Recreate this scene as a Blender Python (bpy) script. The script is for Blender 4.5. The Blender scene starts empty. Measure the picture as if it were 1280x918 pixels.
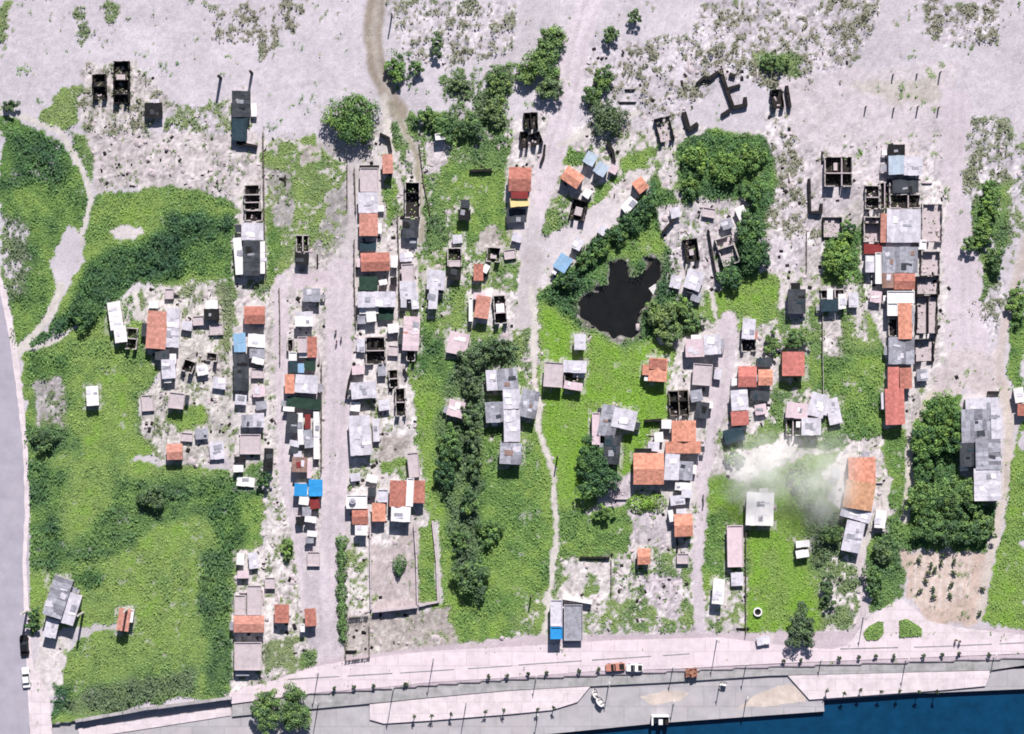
import bpy, math, random
import numpy as np
from mathutils import Vector
random.seed(7); RNG = np.random.default_rng(11)
S = 0.18            # metres of ground per photo pixel
CAMH = 640.0        # camera height
PW, PH = 1280, 918
sc = bpy.context.scene
COL = sc.collection

def gx(px): return (px - 640.0) * S
def gy(py): return (459.0 - py) * S

# ------------------------------------------------------------------ materials
def new_mat(name):
    m = bpy.data.materials.new(name); m.use_nodes = True
    nt = m.node_tree; b = nt.nodes['Principled BSDF']
    b.inputs['Specular IOR Level'].default_value = 0.15
    return m, nt, b
def N(nt, t, **kw):
    n = nt.nodes.new(t)
    for k, v in kw.items(): setattr(n, k, v)
    return n
def ramp(nt, stops):
    r = N(nt, 'ShaderNodeValToRGB'); el = r.color_ramp.elements
    while len(el) < len(stops): el.new(0.5)
    for e, (p, c) in zip(el, stops): e.position = p; e.color = (*c, 1)
    return r
def mixc(nt, fac, a, b, blend='MIX'):
    m = N(nt, 'ShaderNodeMix', data_type='RGBA', blend_type=blend)
    for sock, v in ((m.inputs[0], fac), (m.inputs[6], a), (m.inputs[7], b)):
        if hasattr(v, 'links') or hasattr(v, 'is_linked'): nt.links.new(v, sock)
        elif isinstance(v, (int, float)): sock.default_value = v
        else: sock.default_value = (*v, 1)
    return m.outputs[2]
def noise(nt, scale, detail=4, rough=.6, vec=None):
    n = N(nt, 'ShaderNodeTexNoise'); n.inputs['Scale'].default_value = scale
    n.inputs['Detail'].default_value = detail; n.inputs['Roughness'].default_value = rough
    if vec is None:
        tc = N(nt, 'ShaderNodeNewGeometry'); vec = tc.outputs['Position']
    nt.links.new(vec, n.inputs['Vector'])
    return n.outputs['Fac']
def scaled(nt, v, a, b, lo=0.3, hi=0.7):
    m = N(nt, 'ShaderNodeMapRange'); m.clamp = True
    nt.links.new(v, m.inputs['Value'])
    m.inputs['From Min'].default_value = lo; m.inputs['From Max'].default_value = hi
    m.inputs['To Min'].default_value = a; m.inputs['To Max'].default_value = b
    return m.outputs['Result']
def mul(nt, a, b):
    m = N(nt, 'ShaderNodeMath', operation='MULTIPLY')
    for s, v in ((m.inputs[0], a), (m.inputs[1], b)):
        if isinstance(v, (int, float)): s.default_value = v
        else: nt.links.new(v, s)
    return m.outputs[0]
def gain(nt, col, val):
    h = N(nt, 'ShaderNodeHueSaturation')
    if isinstance(col, tuple): h.inputs['Color'].default_value = (*col, 1)
    else: nt.links.new(col, h.inputs['Color'])
    nt.links.new(val, h.inputs['Value'])
    return h.outputs['Color']

def surf(name, col, var=.18, stain=None, stain_amt=.35, rough=.85, metal=0, island=.15, scale=1.2):
    """weathered surface: per-piece tone, fine mottling and irregular stains"""
    m, nt, b = new_mat(name)
    g = N(nt, 'ShaderNodeNewGeometry')
    isl = scaled(nt, g.outputs['Random Per Island'], 1 - island, 1 + island, 0, 1)
    n1 = scaled(nt, noise(nt, scale, 5, .65), 1 - var, 1 + var)
    c = gain(nt, col, mul(nt, isl, n1))
    if stain:
        f = scaled(nt, noise(nt, scale * .55, 6, .7), 0, stain_amt, .5, .72)
        c = mixc(nt, f, c, stain)
    nt.links.new(c, b.inputs['Base Color'])
    b.inputs['Roughness'].default_value = rough; b.inputs['Metallic'].default_value = metal
    bp = N(nt, 'ShaderNodeBump'); bp.inputs['Strength'].default_value = .3; bp.inputs['Distance'].default_value = .05
    nt.links.new(noise(nt, 6, 3), bp.inputs['Height']); nt.links.new(bp.outputs[0], b.inputs['Normal'])
    return m
RUST = (.16, .075, .04); SOOT = (.06, .055, .055); DUST = (.34, .30, .31)
M = {
 'or': surf('orange_clay_tile', (.50, .225, .165), stain=(.33, .14, .105), island=.2),
 'rd': surf('red_clay_tile', (.34, .138, .112), stain=(.17, .065, .055), island=.2),
 'br': surf('bright_red_tile', (.42, .148, .132), stain=(.22, .07, .06), island=.15),
 'pk': surf('faded_pink_tile', (.42, .20, .165), stain=(.30, .13, .105), island=.16),
 'tn': surf('tan_weathered_tile', (.42, .235, .15), stain=(.27, .15, .10), island=.16),
 'dr': surf('dark_red_sheet', (.17, .028, .030), stain=SOOT),
 'wh': surf('white_painted_sheet', (.62, .60, .62), var=.08, stain=(.36, .33, .34), stain_amt=.3, island=.06, rough=.6),
 'pw': surf('pinkish_white_sheet', (.50, .40, .45), var=.1, stain=(.33, .24, .26), island=.08),
 'wl': surf('pale_zinc_sheet', (.47, .45, .52), var=.14, stain=(.22, .21, .26), stain_amt=.75, island=.13, rough=.55),
 'gr': surf('grey_zinc_sheet', (.24, .24, .285), var=.25, stain=(.085, .085, .105), stain_amt=.75, island=.38, rough=.55),
 'rs': surf('rusty_zinc_sheet', (.20, .13, .115), var=.25, stain=RUST, stain_amt=.8, island=.3),
 'dg': surf('dark_slate_sheet', (.038, .042, .052), var=.3, stain=(.075, .08, .09), stain_amt=.6, island=.3),
 'bk': surf('black_tar_sheet', (.012, .012, .014), var=.4, stain=(.035, .033, .035), stain_amt=.4),
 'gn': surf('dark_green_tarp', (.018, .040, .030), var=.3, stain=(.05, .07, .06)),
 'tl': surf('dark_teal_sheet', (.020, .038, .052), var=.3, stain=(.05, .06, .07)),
 'bl': surf('blue_tarpaulin', (.025, .215, .50), var=.12, stain=(.06, .28, .55), island=.05, rough=.5),
 'pb': surf('pale_blue_sheet', (.33, .39, .48), var=.12, stain=(.25, .28, .34), island=.1),
 'lb': surf('light_blue_sheet', (.19, .32, .48), var=.12, stain=(.30, .36, .44), island=.1),
 'ye': surf('yellow_awning', (.58, .47, .23), var=.1, island=.1),
 'cn': surf('pale_concrete', (.40, .345, .375), var=.13, stain=(.25, .225, .24), stain_amt=.5, island=.05),
 'wall': surf('plastered_wall', (.36, .33, .33), stain=(.2, .18, .17)),
 'brick': surf('raw_brick_wall', (.26, .13, .09), stain=(.18, .12, .1)),
 'char': surf('black_and_shaded_wall', (.016, .014, .015), var=.4, stain=(.04, .035, .035), stain_amt=.5),  # near-black; on ruin walls it stands in for their shadow
 'soil_dark': surf('painted_shade_floor', (.020, .018, .018), var=.5, stain=(.06, .05, .05), stain_amt=.4),  # near-black floor colour stands in for shade inside the roofless shells
 'wood': surf('weathered_wood', (.17, .145, .13), var=.3),
 'pale_wood': surf('pale_timber', (.42, .40, .38), var=.15),
 'door': surf('painted_door', (.10, .07, .05)), 'glass': surf('window_glass', (.02, .025, .03), rough=.15),
 'bark': surf('bark', (.075, .055, .04), var=.3),
 'metal': surf('galvanised_pole', (.30, .30, .31), rough=.4, island=.02),
 'rubber': surf('tyre_rubber', (.015, .015, .016)),
 'skin': surf('skin', (.30, .16, .10), var=.04), 'hair': surf('hair', (.015, .011, .009)),
 'cloth_a': surf('dark_cloth', (.03, .03, .045)), 'cloth_b': surf('red_cloth', (.22, .03, .03)), 'cloth_c': surf('white_cloth', (.5, .5, .5)),
 'hedge_stone': surf('quay_stone', (.30, .28, .30), var=.2, stain=(.16, .15, .16), stain_amt=.6),
 'lamp': surf('lamp_glass', (.6, .6, .55), rough=.2),
 'prom': surf('promenade_paving', (.53, .455, .505), var=.1, stain=(.42, .36, .40), stain_amt=.5, scale=.5),
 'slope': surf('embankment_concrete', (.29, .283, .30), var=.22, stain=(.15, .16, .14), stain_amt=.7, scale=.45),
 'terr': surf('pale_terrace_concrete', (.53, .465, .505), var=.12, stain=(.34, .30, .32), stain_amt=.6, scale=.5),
 'quay': surf('grey_quay_paving', (.325, .31, .34), var=.15, stain=(.40, .36, .37), stain_amt=.55, scale=.3),
 'asph': surf('worn_asphalt', (.285, .27, .33), var=.13, stain=(.33, .30, .345), stain_amt=.6, scale=.25),
 'car_white': surf('white_car_paint', (.62, .62, .64), var=.03, rough=.3), 'car_black': surf('black_car_paint', (.012, .012, .015), var=.1, rough=.25),
 'car_red': surf('red_truck_paint', (.38, .17, .135), var=.1, rough=.4),
}
def joints(name, size, depth=.82):
    """slab joints across a paved surface"""
    nt = M[name].node_tree; b = nt.nodes['Principled BSDF']; src = b.inputs['Base Color'].links[0].from_socket
    g = N(nt,'ShaderNodeNewGeometry'); br = N(nt,'ShaderNodeTexBrick'); nt.links.new(g.outputs['Position'],br.inputs['Vector'])
    br.inputs['Scale'].default_value = 1/size; br.inputs['Mortar Size'].default_value = .03; br.inputs['Brick Width'].default_value = 1.6; br.inputs['Row Height'].default_value = 1.0
    br.inputs['Color1'].default_value=(1,1,1,1); br.inputs['Color2'].default_value=(.91,.91,.92,1); br.inputs['Mortar'].default_value=(depth,depth,depth,1)
    nt.links.new(mixc(nt,1.0,src,br.outputs['Color'],'MULTIPLY'), b.inputs['Base Color'])
for nm_, sz_ in (('prom',3.2),('terr',2.6),('quay',4.5),('slope',3.6)): joints(nm_, sz_)
def foliage_mat():
    m, nt, b = new_mat('foliage')
    la = N(nt, 'ShaderNodeAttribute', attribute_name='lush'); da = N(nt, 'ShaderNodeAttribute', attribute_name='dry')
    g = N(nt, 'ShaderNodeNewGeometry')
    r = ramp(nt, [(0, (.160, .310, .042)), (.16, (.190, .292, .074)), (.38, (.125, .226, .062)), (.65, (.070, .146, .054)), (1, (.034, .080, .046))])
    nt.links.new(la.outputs['Fac'], r.inputs[0])
    c = mixc(nt, da.outputs['Fac'], r.outputs[0], (.19, .185, .145))
    v = mul(nt, scaled(nt, g.outputs['Random Per Island'], .72, 1.36, 0, 1), scaled(nt, noise(nt, .35, 3), .8, 1.25))
    c = gain(nt, c, v); nt.links.new(c, b.inputs['Base Color'])
    b.inputs['Roughness'].default_value = .75
    return m
M['leaf'] = foliage_mat()

# ------------------------------------------------------------------ mesh helpers
class MB:
    def __init__(s): s.v = []; s.f = []
    def add(s, vs, fs):
        o = len(s.v); s.v += [tuple(v) for v in vs]; s.f += [tuple(i + o for i in f) for f in fs]
    def box(s, x0, y0, z0, x1, y1, z1, T=None):
        vs = [(x0,y0,z0),(x1,y0,z0),(x1,y1,z0),(x0,y1,z0),(x0,y0,z1),(x1,y0,z1),(x1,y1,z1),(x0,y1,z1)]
        if T: vs = [T(v) for v in vs]
        s.add(vs, [(3,2,1,0),(4,5,6,7),(0,1,5,4),(1,2,6,5),(2,3,7,6),(3,0,4,7)])
    def tube(s, p, q, r0, r1, n=8):
        p = Vector(p); q = Vector(q); d = (q - p).normalized()
        a = d.orthogonal().normalized(); b = d.cross(a); vs = []
        for c, r in ((p, r0), (q, r1)):
            for i in range(n):
                t = 2 * math.pi * i / n; vs.append(c + a * r * math.cos(t) + b * r * math.sin(t))
        fs = [(i, (i+1) % n, n + (i+1) % n, n + i) for i in range(n)] + [tuple(range(n))[::-1], tuple(range(n, 2*n))]
        s.add(vs, fs)
    def lathe(s, prof, n=16, c=(0,0,0)):
        vs = []; fs = []
        for r, z in prof:
            for i in range(n):
                t = 2*math.pi*i/n; vs.append((c[0]+r*math.cos(t), c[1]+r*math.sin(t), c[2]+z))
        for k in range(len(prof)-1):
            for i in range(n): fs.append((k*n+i, k*n+(i+1)%n, (k+1)*n+(i+1)%n, (k+1)*n+i))
        fs += [tuple(range(n))[::-1], tuple(range((len(prof)-1)*n, len(prof)*n))]
        s.add(vs, fs)
    def prism(s, poly, z0, z1):
        n = len(poly)
        a = sum(poly[i][0]*poly[(i+1)%n][1]-poly[(i+1)%n][0]*poly[i][1] for i in range(n))
        if a < 0: poly = poly[::-1]
        vs = [(x,y,z0) for x,y in poly] + [(x,y,z1) for x,y in poly]
        s.add(vs, [tuple(range(n))[::-1], tuple(range(n,2*n))] + [(i,(i+1)%n,n+(i+1)%n,n+i) for i in range(n)])
    def build(s, name, mat, parent=None, loc=None, rz=0, smooth=False):
        me = bpy.data.meshes.new(name); me.from_pydata(s.v, [], s.f); me.update()
        if smooth: me.polygons.foreach_set('use_smooth', [True]*len(me.polygons))
        me.materials.append(M[mat] if isinstance(mat, str) else mat)
        o = bpy.data.objects.new(name, me); COL.objects.link(o)
        if parent: o.parent = parent
        if loc is not None: o.location = loc
        if rz: o.rotation_euler = (0,0,rz)
        return o
def tag(o, label, cat, group=None):
    o['label'] = label; o['category'] = cat
    if group: o['group'] = group
    return o
def root(name, label, cat, loc, rz=0, group=None):
    o = bpy.data.objects.new(name, None); COL.objects.link(o); o.location = loc; o.rotation_euler = (0,0,rz)
    o.empty_display_size = .5
    return tag(o, label, cat, group)
def structure(o): o['kind'] = 'structure'; return o
def copy_tree(o, parent=None):
    c = o.copy(); COL.objects.link(c)
    if parent: c.parent = parent
    for ch in list(o.children): copy_tree(ch, c)
    return c

# ------------------------------------------------------------------ numpy fields over the mapped ground (photo pixels)
def vnoise(h, w, cell):
    gh, gw = int(h/cell)+3, int(w/cell)+3
    g = RNG.random((gh, gw))
    y = np.arange(h)/cell; x = np.arange(w)/cell
    yi = y.astype(int); xi = x.astype(int); fy = y-yi; fx = x-xi
    fy = (fy*fy*(3-2*fy))[:,None]; fx = (fx*fx*(3-2*fx))[None,:]
    a = g[np.ix_(yi,xi)]; b = g[np.ix_(yi,xi+1)]; c = g[np.ix_(yi+1,xi)]; d = g[np.ix_(yi+1,xi+1)]
    return (a*(1-fx)+b*fx)*(1-fy)+(c*(1-fx)+d*fx)*fy
YY, XX = np.mgrid[0:PH, 0:PW].astype(np.float32)
WX = XX + (vnoise(PH,PW,22)-.5)*11 + (vnoise(PH,PW,6)-.5)*6
WY = YY + (vnoise(PH,PW,22)-.5)*11 + (vnoise(PH,PW,6)-.5)*6
def inside(poly, warp=True):
    xs = [p[0] for p in poly]; ys = [p[1] for p in poly]; m = np.zeros((PH,PW), bool)
    x0,x1 = max(0,int(min(xs))-14), min(PW,int(max(xs))+14); y0,y1 = max(0,int(min(ys))-14), min(PH,int(max(ys))+14)
    if x1<=x0 or y1<=y0: return m
    X = (WX if warp else XX)[y0:y1,x0:x1]; Y = (WY if warp else YY)[y0:y1,x0:x1]
    r = np.zeros(X.shape, bool); n = len(poly)
    for i in range(n):
        ax,ay = poly[i]; bx,by = poly[(i+1)%n]
        if ay == by: continue
        r ^= ((ay > Y) != (by > Y)) & (X < (bx-ax)*(Y-ay)/(by-ay)+ax)
    m[y0:y1,x0:x1] = r
    return m
def near(line, width, warp=True):
    X = WX*.35+XX*.65 if warp else XX; Y = WY*.35+YY*.65 if warp else YY
    d = np.full((PH,PW), 1e9, np.float32)
    for i in range(len(line)-1):
        ax,ay = line[i]; bx,by = line[i+1]; L = (bx-ax)**2+(by-ay)**2
        t = np.clip(((X-ax)*(bx-ax)+(Y-ay)*(by-ay))/L, 0, 1)
        d = np.minimum(d, np.hypot(X-ax-t*(bx-ax), Y-ay-t*(by-ay)))
    return d < width/2
def blur(a, k):
    for ax in (0,1):
        p = np.pad(a, [(k,k) if i==ax else (0,0) for i in range(a.ndim)], mode='edge')
        c = np.cumsum(p, axis=ax, dtype=np.float64)
        z = np.zeros_like(np.take(c,[0],axis=ax)); c = np.concatenate([z,c],axis=ax)
        n = a.shape[ax]
        a = (np.take(c, range(2*k+1, 2*k+1+n), axis=ax)-np.take(c, range(0,n), axis=ax))/(2*k+1)
    return a
# ------------------------------------------------------------------ what grows or lies where
SAND=(.395,.367,.417); DIRT=(.385,.355,.372); PALE=(.44,.405,.42); GREY=(.25,.235,.245); TAN=(.33,.265,.25); LANE=(.42,.37,.42)
BROWN=(.235,.20,.175); PATH=(.43,.40,.39); MUD=(.12,.11,.105); BEIGE=(.29,.26,.255)
soil = np.zeros((PH,PW,3)); soil[:] = SAND
veg = np.full((PH,PW), .05); lush = np.full((PH,PW), .35); dry = np.zeros((PH,PW)); rough = np.full((PH,PW), .25)
def zone(poly, v=None, l=None, d=None, s=None, r=None, warp=True, line=None):
    m = near(poly, line, warp) if line else inside(poly, warp)
    if v is not None: veg[m] = v
    if v is not None and v >= .9 and d is None: d = .03
    if l is not None: lush[m] = l
    if d is not None: dry[m] = d
    if s is not None: soil[m] = s
    if r is not None: rough[m] = r
# settlement soil
zone([(285,175),(445,170),(480,150),(640,150),(850,160),(975,170),(1000,300),(1080,230),(1180,230),(1175,470),(1130,720),(1070,790),(900,800),(640,808),(400,830),(285,875)], v=.22, l=.3, d=.35, s=DIRT, r=.8)
zone([(0,0),(1280,0),(1280,60),(0,60)], v=.10, d=.6)
# thin grey scrub on the sand
for p in ([(255,0),(380,0),(375,40),(330,60),(270,50)], [(330,0),(370,0),(340,95),(318,90)]): zone(p, v=.46, l=.6, d=.95)
zone([(870,0),(1105,0),(1085,45),(1060,105),(1000,120),(955,110),(900,100),(860,60)], v=.46, l=.6, d=.93, r=.9)
zone([(1150,0),(1255,0),(1245,58),(1180,60),(1158,40)], v=.47, l=.6, d=.95, r=.9)
zone([(480,0),(650,0),(640,60),(560,90),(500,60)], v=.36, l=.6, d=.85, r=.8)
zone([(700,60),(880,40),(900,110),(830,160),(740,170)], v=.28, l=.6, d=.9, r=.7)
zone([(88,0),(106,0),(110,45),(100,58),(90,40)], v=.62, l=.4, d=.45)
zone([(125,0),(150,0),(148,30),(138,28)], v=.62, l=.3, d=.45)
zone([(0,0),(12,0),(6,60),(0,75)], v=.65, l=.5, d=.4)
zone([(110,80),(170,75),(215,130),(180,170),(130,190),(100,160),(98,110)], v=.44, l=.5, d=.85, r=.9, s=DIRT)
zone([(210,130),(300,125),(320,180),(260,170),(205,170)], v=.48, l=.35, d=.5, r=.8)
zone([(110,168),(328,168),(328,240),(240,242),(115,238)], v=.14, l=.4, d=.5, s=(.37,.335,.355), r=.85)
zone([(960,130),(1040,120),(1040,300),(985,330),(950,250)], v=.38, l=.55, d=.9, s=(.41,.375,.41), r=1)
zone([(940,60),(1005,70),(1000,95),(945,92)], v=.75, l=.45, d=.35)
zone([(1170,140),(1262,150),(1278,240),(1250,300),(1200,235),(1175,200)], v=.54, l=.5, d=.75, r=.9)
zone([(1178,330),(1250,300),(1258,420),(1215,445),(1185,420)], v=.40, l=.5, d=.75, r=.9)
zone([(1205,300),(1225,228),(1262,226),(1262,300),(1248,350),(1220,380)], v=.85, l=.45, d=.15)
zone([(1258,170),(1280,165),(1280,420),(1262,400)], v=.35, d=.5)
# greens, west
zone([(0,145),(45,160),(80,178),(95,205),(108,235),(112,255),(103,285),(80,285),(62,320),(60,345),(72,362),(60,395),(35,425),(20,440),(8,380),(0,345)], v=.95, l=.42, d=.05)
zone([(0,145),(40,158),(75,180),(85,215),(40,235),(0,240)], v=.97, l=.68)
zone([(0,270),(35,280),(30,370),(10,380),(0,340)], v=.6, l=.6, d=.4)
zone([(85,162),(108,172),(118,205),(110,225)], v=.8, l=.55, d=.2)
zone([(47,150),(62,125),(88,100),(98,108),(97,150),(88,165),(60,160)], v=.93, l=.12, d=.3)
zone([(112,250),(130,240),(165,248),(200,235),(250,238),(295,250),(298,350),(215,355),(165,355),(130,390),(85,412),(35,435),(70,400),(85,355),(105,330),(107,300),(113,265)], v=.97, l=.24, d=.08)
zone([(35,425),(85,395),(98,350),(118,322),(150,308),(185,300),(205,272),(240,262),(292,272),(296,332),(230,345),(170,352),(130,388),(85,412),(40,440)], v=1.0, l=.86)
zone([(225,315),(292,290),(294,340),(230,345)], v=1.0, l=.5)
zone([(28,440),(85,415),(130,392),(140,378),(180,360),(182,440),(200,460),(190,490),(172,497),(170,530),(200,535),(205,560),(150,585),(60,582),(33,560),(28,480)], v=.97, l=.22, d=.1)
zone([(40,480),(78,466),(82,532),(50,532)], v=.35, l=.5, d=.5, s=GREY, r=.8)
zone([(30,528),(85,532),(105,560),(60,570),(34,560)], v=1, l=.72, d=.1)
zone([(34,440),(90,440),(90,470),(34,485)], v=.97, l=.6)
zone([(34,565),(150,582),(215,580),(290,585),(330,615),(330,680),(292,690),(290,872),(180,880),(70,905),(66,860),(92,815),(105,790),(60,785),(38,800),(34,700)], v=.99, l=.19, d=.14)
zone([(34,570),(80,585),(70,650),(90,700),(38,720)], v=1, l=.62, d=.05)
zone([(95,680),(130,640),(150,600),(220,600),(330,580),(330,640),(260,640),(200,660),(150,690),(110,705),(80,720)], v=1, l=.62, d=.08)
zone([(250,610),(300,600),(312,680),(280,700),(262,660)], v=1, l=.66)
zone([(300,615),(330,618),(330,680),(310,690)], v=.99, l=.22)
zone([(250,690),(290,690),(290,872),(255,860),(262,800),(245,760)], v=1, l=.68, d=.1)
zone([(75,880),(120,860),(190,845),(240,830),(250,868),(180,880),(100,898)], v=1, l=.58, d=.3)
zone([(85,720),(125,715),(128,730),(90,735)], v=1, l=.7)
# west plots
zone([(178,358),(275,350),(290,380),(290,560),(250,585),(205,580),(170,525),(172,495),(205,470),(182,440)], v=.27, l=.35, d=.6, s=(.37,.35,.35), r=1)
zone([(268,355),(292,355),(290,440),(272,420)], v=.85, l=.35)
zone([(215,515),(250,503),(260,520),(255,535),(225,538),(208,520)], v=.97, l=.22)
zone([(140,380),(155,372),(180,358),(180,400),(165,400),(150,430)], v=.5, l=.4, s=DIRT)
zone([(292,690),(330,690),(345,640),(360,660),(400,700),(410,830),(290,870)], v=.30, l=.35, d=.5, s=PALE, r=1)
zone([(330,800),(370,798),(372,832),(330,835)], v=.85, l=.35); zone([(378,815),(412,812),(408,838),(380,838)], v=.8, l=.4, d=.2)
zone([(352,672),(368,672),(368,697),(355,700)], v=.9, l=.4, d=.2)
# plot with yellow grass north of the lane
zone([(330,190),(360,180),(395,165),(400,185),(438,205),(434,300),(405,320),(375,300),(365,335),(335,352),(330,300)], v=.80, l=.22, d=.25, r=.7)
zone([(330,205),(362,215),(365,285),(345,282),(333,240)], v=.30, l=.4, d=.5, s=GREY)
zone([(375,178),(400,178),(400,200),(378,205)], v=.2, s=BEIGE)
zone([(405,235),(440,225),(436,300),(410,320),(375,345),(370,330),(400,300)], v=.25, d=.4, s=GREY)
zone([(332,280),(352,285),(350,345),(333,345)], v=.9, l=.5)
zone([(305,345),(340,350),(335,372),(310,380)], v=.5, l=.4, s=PALE)
# north-centre greens
zone([(485,50),(540,80),(530,105),(490,110)], v=.35, l=.6, d=.2)
zone([(490,140),(560,138),(640,158),(636,215),(622,235),(634,300),(530,312),(520,250),(495,200)], v=.80, l=.45, d=.15, r=.8)
zone([(560,205),(635,218),(634,300),(565,300)], v=.93, l=.30)
zone([(545,95),(645,80),(640,160),(560,150)], v=.55, l=.6, d=.3)
zone([(528,178),(556,178),(556,218),(530,218)], v=.08, s=(.37,.335,.36))
zone([(500,170),(526,170),(528,270),(500,228)], v=.6, l=.5, d=.3)
zone([(520,310),(655,300),(655,360),(625,420),(570,470),(512,440)], v=.66, l=.30, d=.15, r=.9)
zone([(600,285),(650,285),(655,312),(605,310)], v=.3, s=BEIGE)
zone([(478,225),(496,225),(496,262),(480,290)], v=.9, l=.35)
zone([(516,398),(560,430),(572,470),(575,600),(600,640),(600,800),(560,812),(533,814),(540,760),(548,700),(530,640),(513,520)], v=.97, l=.22)
zone([(516,400),(545,400),(560,470),(516,480)], v=.97, l=.48)
zone([(557,440),(650,430),(660,480),(672,530),(690,600),(692,700),(680,760),(670,804),(600,808),(575,770),(560,640)], v=.97, l=.30)
zone([(575,440),(610,425),(660,430),(650,460),(605,470),(604,600),(600,740),(575,720),(545,600),(545,520)], v=1, l=.68, d=.22)
zone([(596,530),(625,540),(620,590),(600,600)], v=.8, l=.3)
zone([(660,360),(690,380),(672,530),(655,480),(640,420)], v=.65, l=.45, d=.3)
zone([(672,368),(722,400),(800,420),(842,440),(835,520),(805,560),(775,620),(745,640),(690,690),(695,600),(676,530)], v=.99, l=.06)
zone([(735,560),(785,560),(760,640),(735,620)], v=.9, l=.45)
zone([(690,640),(790,625),(790,650),(790,740),(690,730)], v=.95, l=.42, d=.05)
zone([(688,700),(790,690),(880,660),(880,790),(690,800)], v=.58, l=.32, d=.25, r=1)
zone([(697,704),(762,702),(762,745),(735,770),(700,752)], v=.18, s=PALE, r=.8); zone([(735,715),(752,725),(750,745),(725,750)], v=.85, l=.3)
zone([(768,700),(790,702),(788,755),(770,750)], v=.15, s=PALE)
zone([(805,722),(860,718),(850,755),(862,770),(840,775),(810,752)], v=.08, s=LANE)
zone([(790,642),(838,642),(838,680),(815,690),(790,672)], v=.12, s=(.36,.325,.36))
zone([(640,770),(690,740),(690,805),(640,810)], v=.75, l=.25, d=.2)
zone([(752,600),(790,590),(792,625),(770,635),(750,636)], v=.1, s=LANE)
# pond side, grove
zone([(668,372),(700,342),(790,255),(818,222),(845,250),(850,330),(845,380),(815,430),(770,432),(720,405)], v=1, l=.70)
zone([(745,315),(815,280),(838,300),(820,325),(770,335),(740,345)], v=1, l=.28)
zone([(840,380),(870,370),(880,410),(840,425)], v=.95, l=.55, d=.2)
zone([(668,250),(715,240),(712,295),(690,300),(665,280)], v=.75, l=.38, d=.2)
zone([(700,185),(740,182),(735,205),(705,205)], v=.9, l=.38); zone([(780,190),(825,182),(820,210),(785,215),(765,235),(740,270),(735,250)], v=.9, l=.25)
zone([(818,260),(960,250),(950,360),(870,370),(838,330)], v=.15, d=.3, s=(.38,.35,.385), r=1)
zone([(848,185),(880,163),(960,175),(975,230),(950,300),(932,250),(850,250)], v=1, l=.62)
zone([(905,330),(935,255),(965,280),(945,350),(900,372)], v=1, l=.78)
zone([(868,372),(905,360),(950,338),(972,345),(968,400),(920,412),(880,402)], v=1, l=.22)
zone([(945,300),(1003,300),(1003,345),(965,335)], v=.05, s=(.385,.35,.395))
# east
zone([(965,390),(1110,380),(1108,545),(1060,560),(950,565),(945,500),(975,480),(975,430)], v=.80, l=.36, d=.15, r=.9)
zone([(1028,395),(1052,395),(1055,440),(1030,470)], v=.25, s=PALE, d=.5)
zone([(1062,360),(1085,355),(1085,430),(1065,420)], v=.5, s=PALE, d=.3)
zone([(1005,450),(1105,440),(1105,545),(1060,560)], v=.93, l=.36)
zone([(898,540),(960,545),(965,590),(905,605)], v=.75, l=.35, d=.2)
zone([(880,600),(1060,560),(1060,690),(1082,700),(1020,800),(933,797),(933,680),(905,690),(900,790),(882,780)], v=.96, l=.12)
zone([(903,572),(942,562),(982,544),(1003,556),(968,580),(940,604),(905,602)], v=.05, s=(.50,.47,.48), r=.5)
zone([(524,660),(541,658),(548,750),(524,754)], v=.95, l=.24, warp=False)
zone([(880,640),(935,650),(932,720),(885,720)], v=.95, l=.5)
zone([(885,740),(930,715),(932,795),(882,790)], v=.45, l=.3, d=.3, s=DIRT)
zone([(1000,620),(1050,640),(1060,700),(1030,760),(1015,700)], v=.95, l=.6, d=.3)
zone([(1030,700),(1075,690),(1070,790),(1025,795)], v=.62, l=.5, d=.35, s=PALE)
zone([(1078,690),(1105,650),(1132,640),(1136,690),(1128,745),(1085,778)], v=.95, l=.5, d=.1)
zone([(1058,552),(1106,552),(1112,600),(1105,650),(1092,640),(1098,600)], v=.15, s=PALE, d=.3)
zone([(1026,590),(1045,572),(1062,556),(1060,625),(1050,640),(1036,632),(1042,606)], v=.15, s=(.46,.43,.45))
zone([(1100,540),(1135,530),(1133,640),(1110,640)], v=.93, l=.42)
zone([(1028,290),(1078,290),(1075,355),(1030,355)], v=.9, l=.42)
zone([(1238,700),(1260,640),(1268,560),(1275,530),(1280,520),(1280,790),(1240,782),(1218,775)], v=1, l=.17)
zone([(1258,400),(1280,360),(1280,500),(1262,470)], v=1, l=.35)
zone([(1138,560),(1150,500),(1202,490),(1205,590),(1250,620),(1240,690),(1130,685)], v=1, l=.62)
# bare ground, tracks and lanes
zone([(1005,180),(1180,180),(1180,350),(1170,470),(1080,240),(1005,300)], v=.06, s=(.385,.35,.385), r=.8)
zone([(970,95),(1200,75),(1180,180),(1000,180)], v=.04, s=(.40,.36,.40), r=.35)
zone([(1055,104),(1110,98),(1182,100),(1180,124),(1120,132)], s=(.36,.33,.325))
zone([(1175,100),(1215,120),(1200,240),(1225,330),(1235,460),(1165,490),(1168,440),(1178,300)], v=.04, s=LANE, r=.2)
zone([(1165,440),(1255,440),(1262,500),(1200,492),(1160,500)], v=.08, s=(.41,.36,.385), r=.4)
zone([(1128,690),(1238,690),(1222,782),(1180,785),(1135,752)], v=.08, s=(.40,.315,.285), r=.4, d=.6)
for k_ in range(9): zone([(1146+k_*8.5,688),(1142+k_*8.2,760-abs(k_-3)*3)], s=(.47,.41,.40), line=3.2)
zone([(105,330),(85,352),(75,362),(62,345),(65,320),(79,287),(100,303)], v=.02, s=SAND, r=.1)
zone([(138,287),(182,281),(184,290),(160,303),(138,295)], v=.03, s=PALE)
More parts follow.
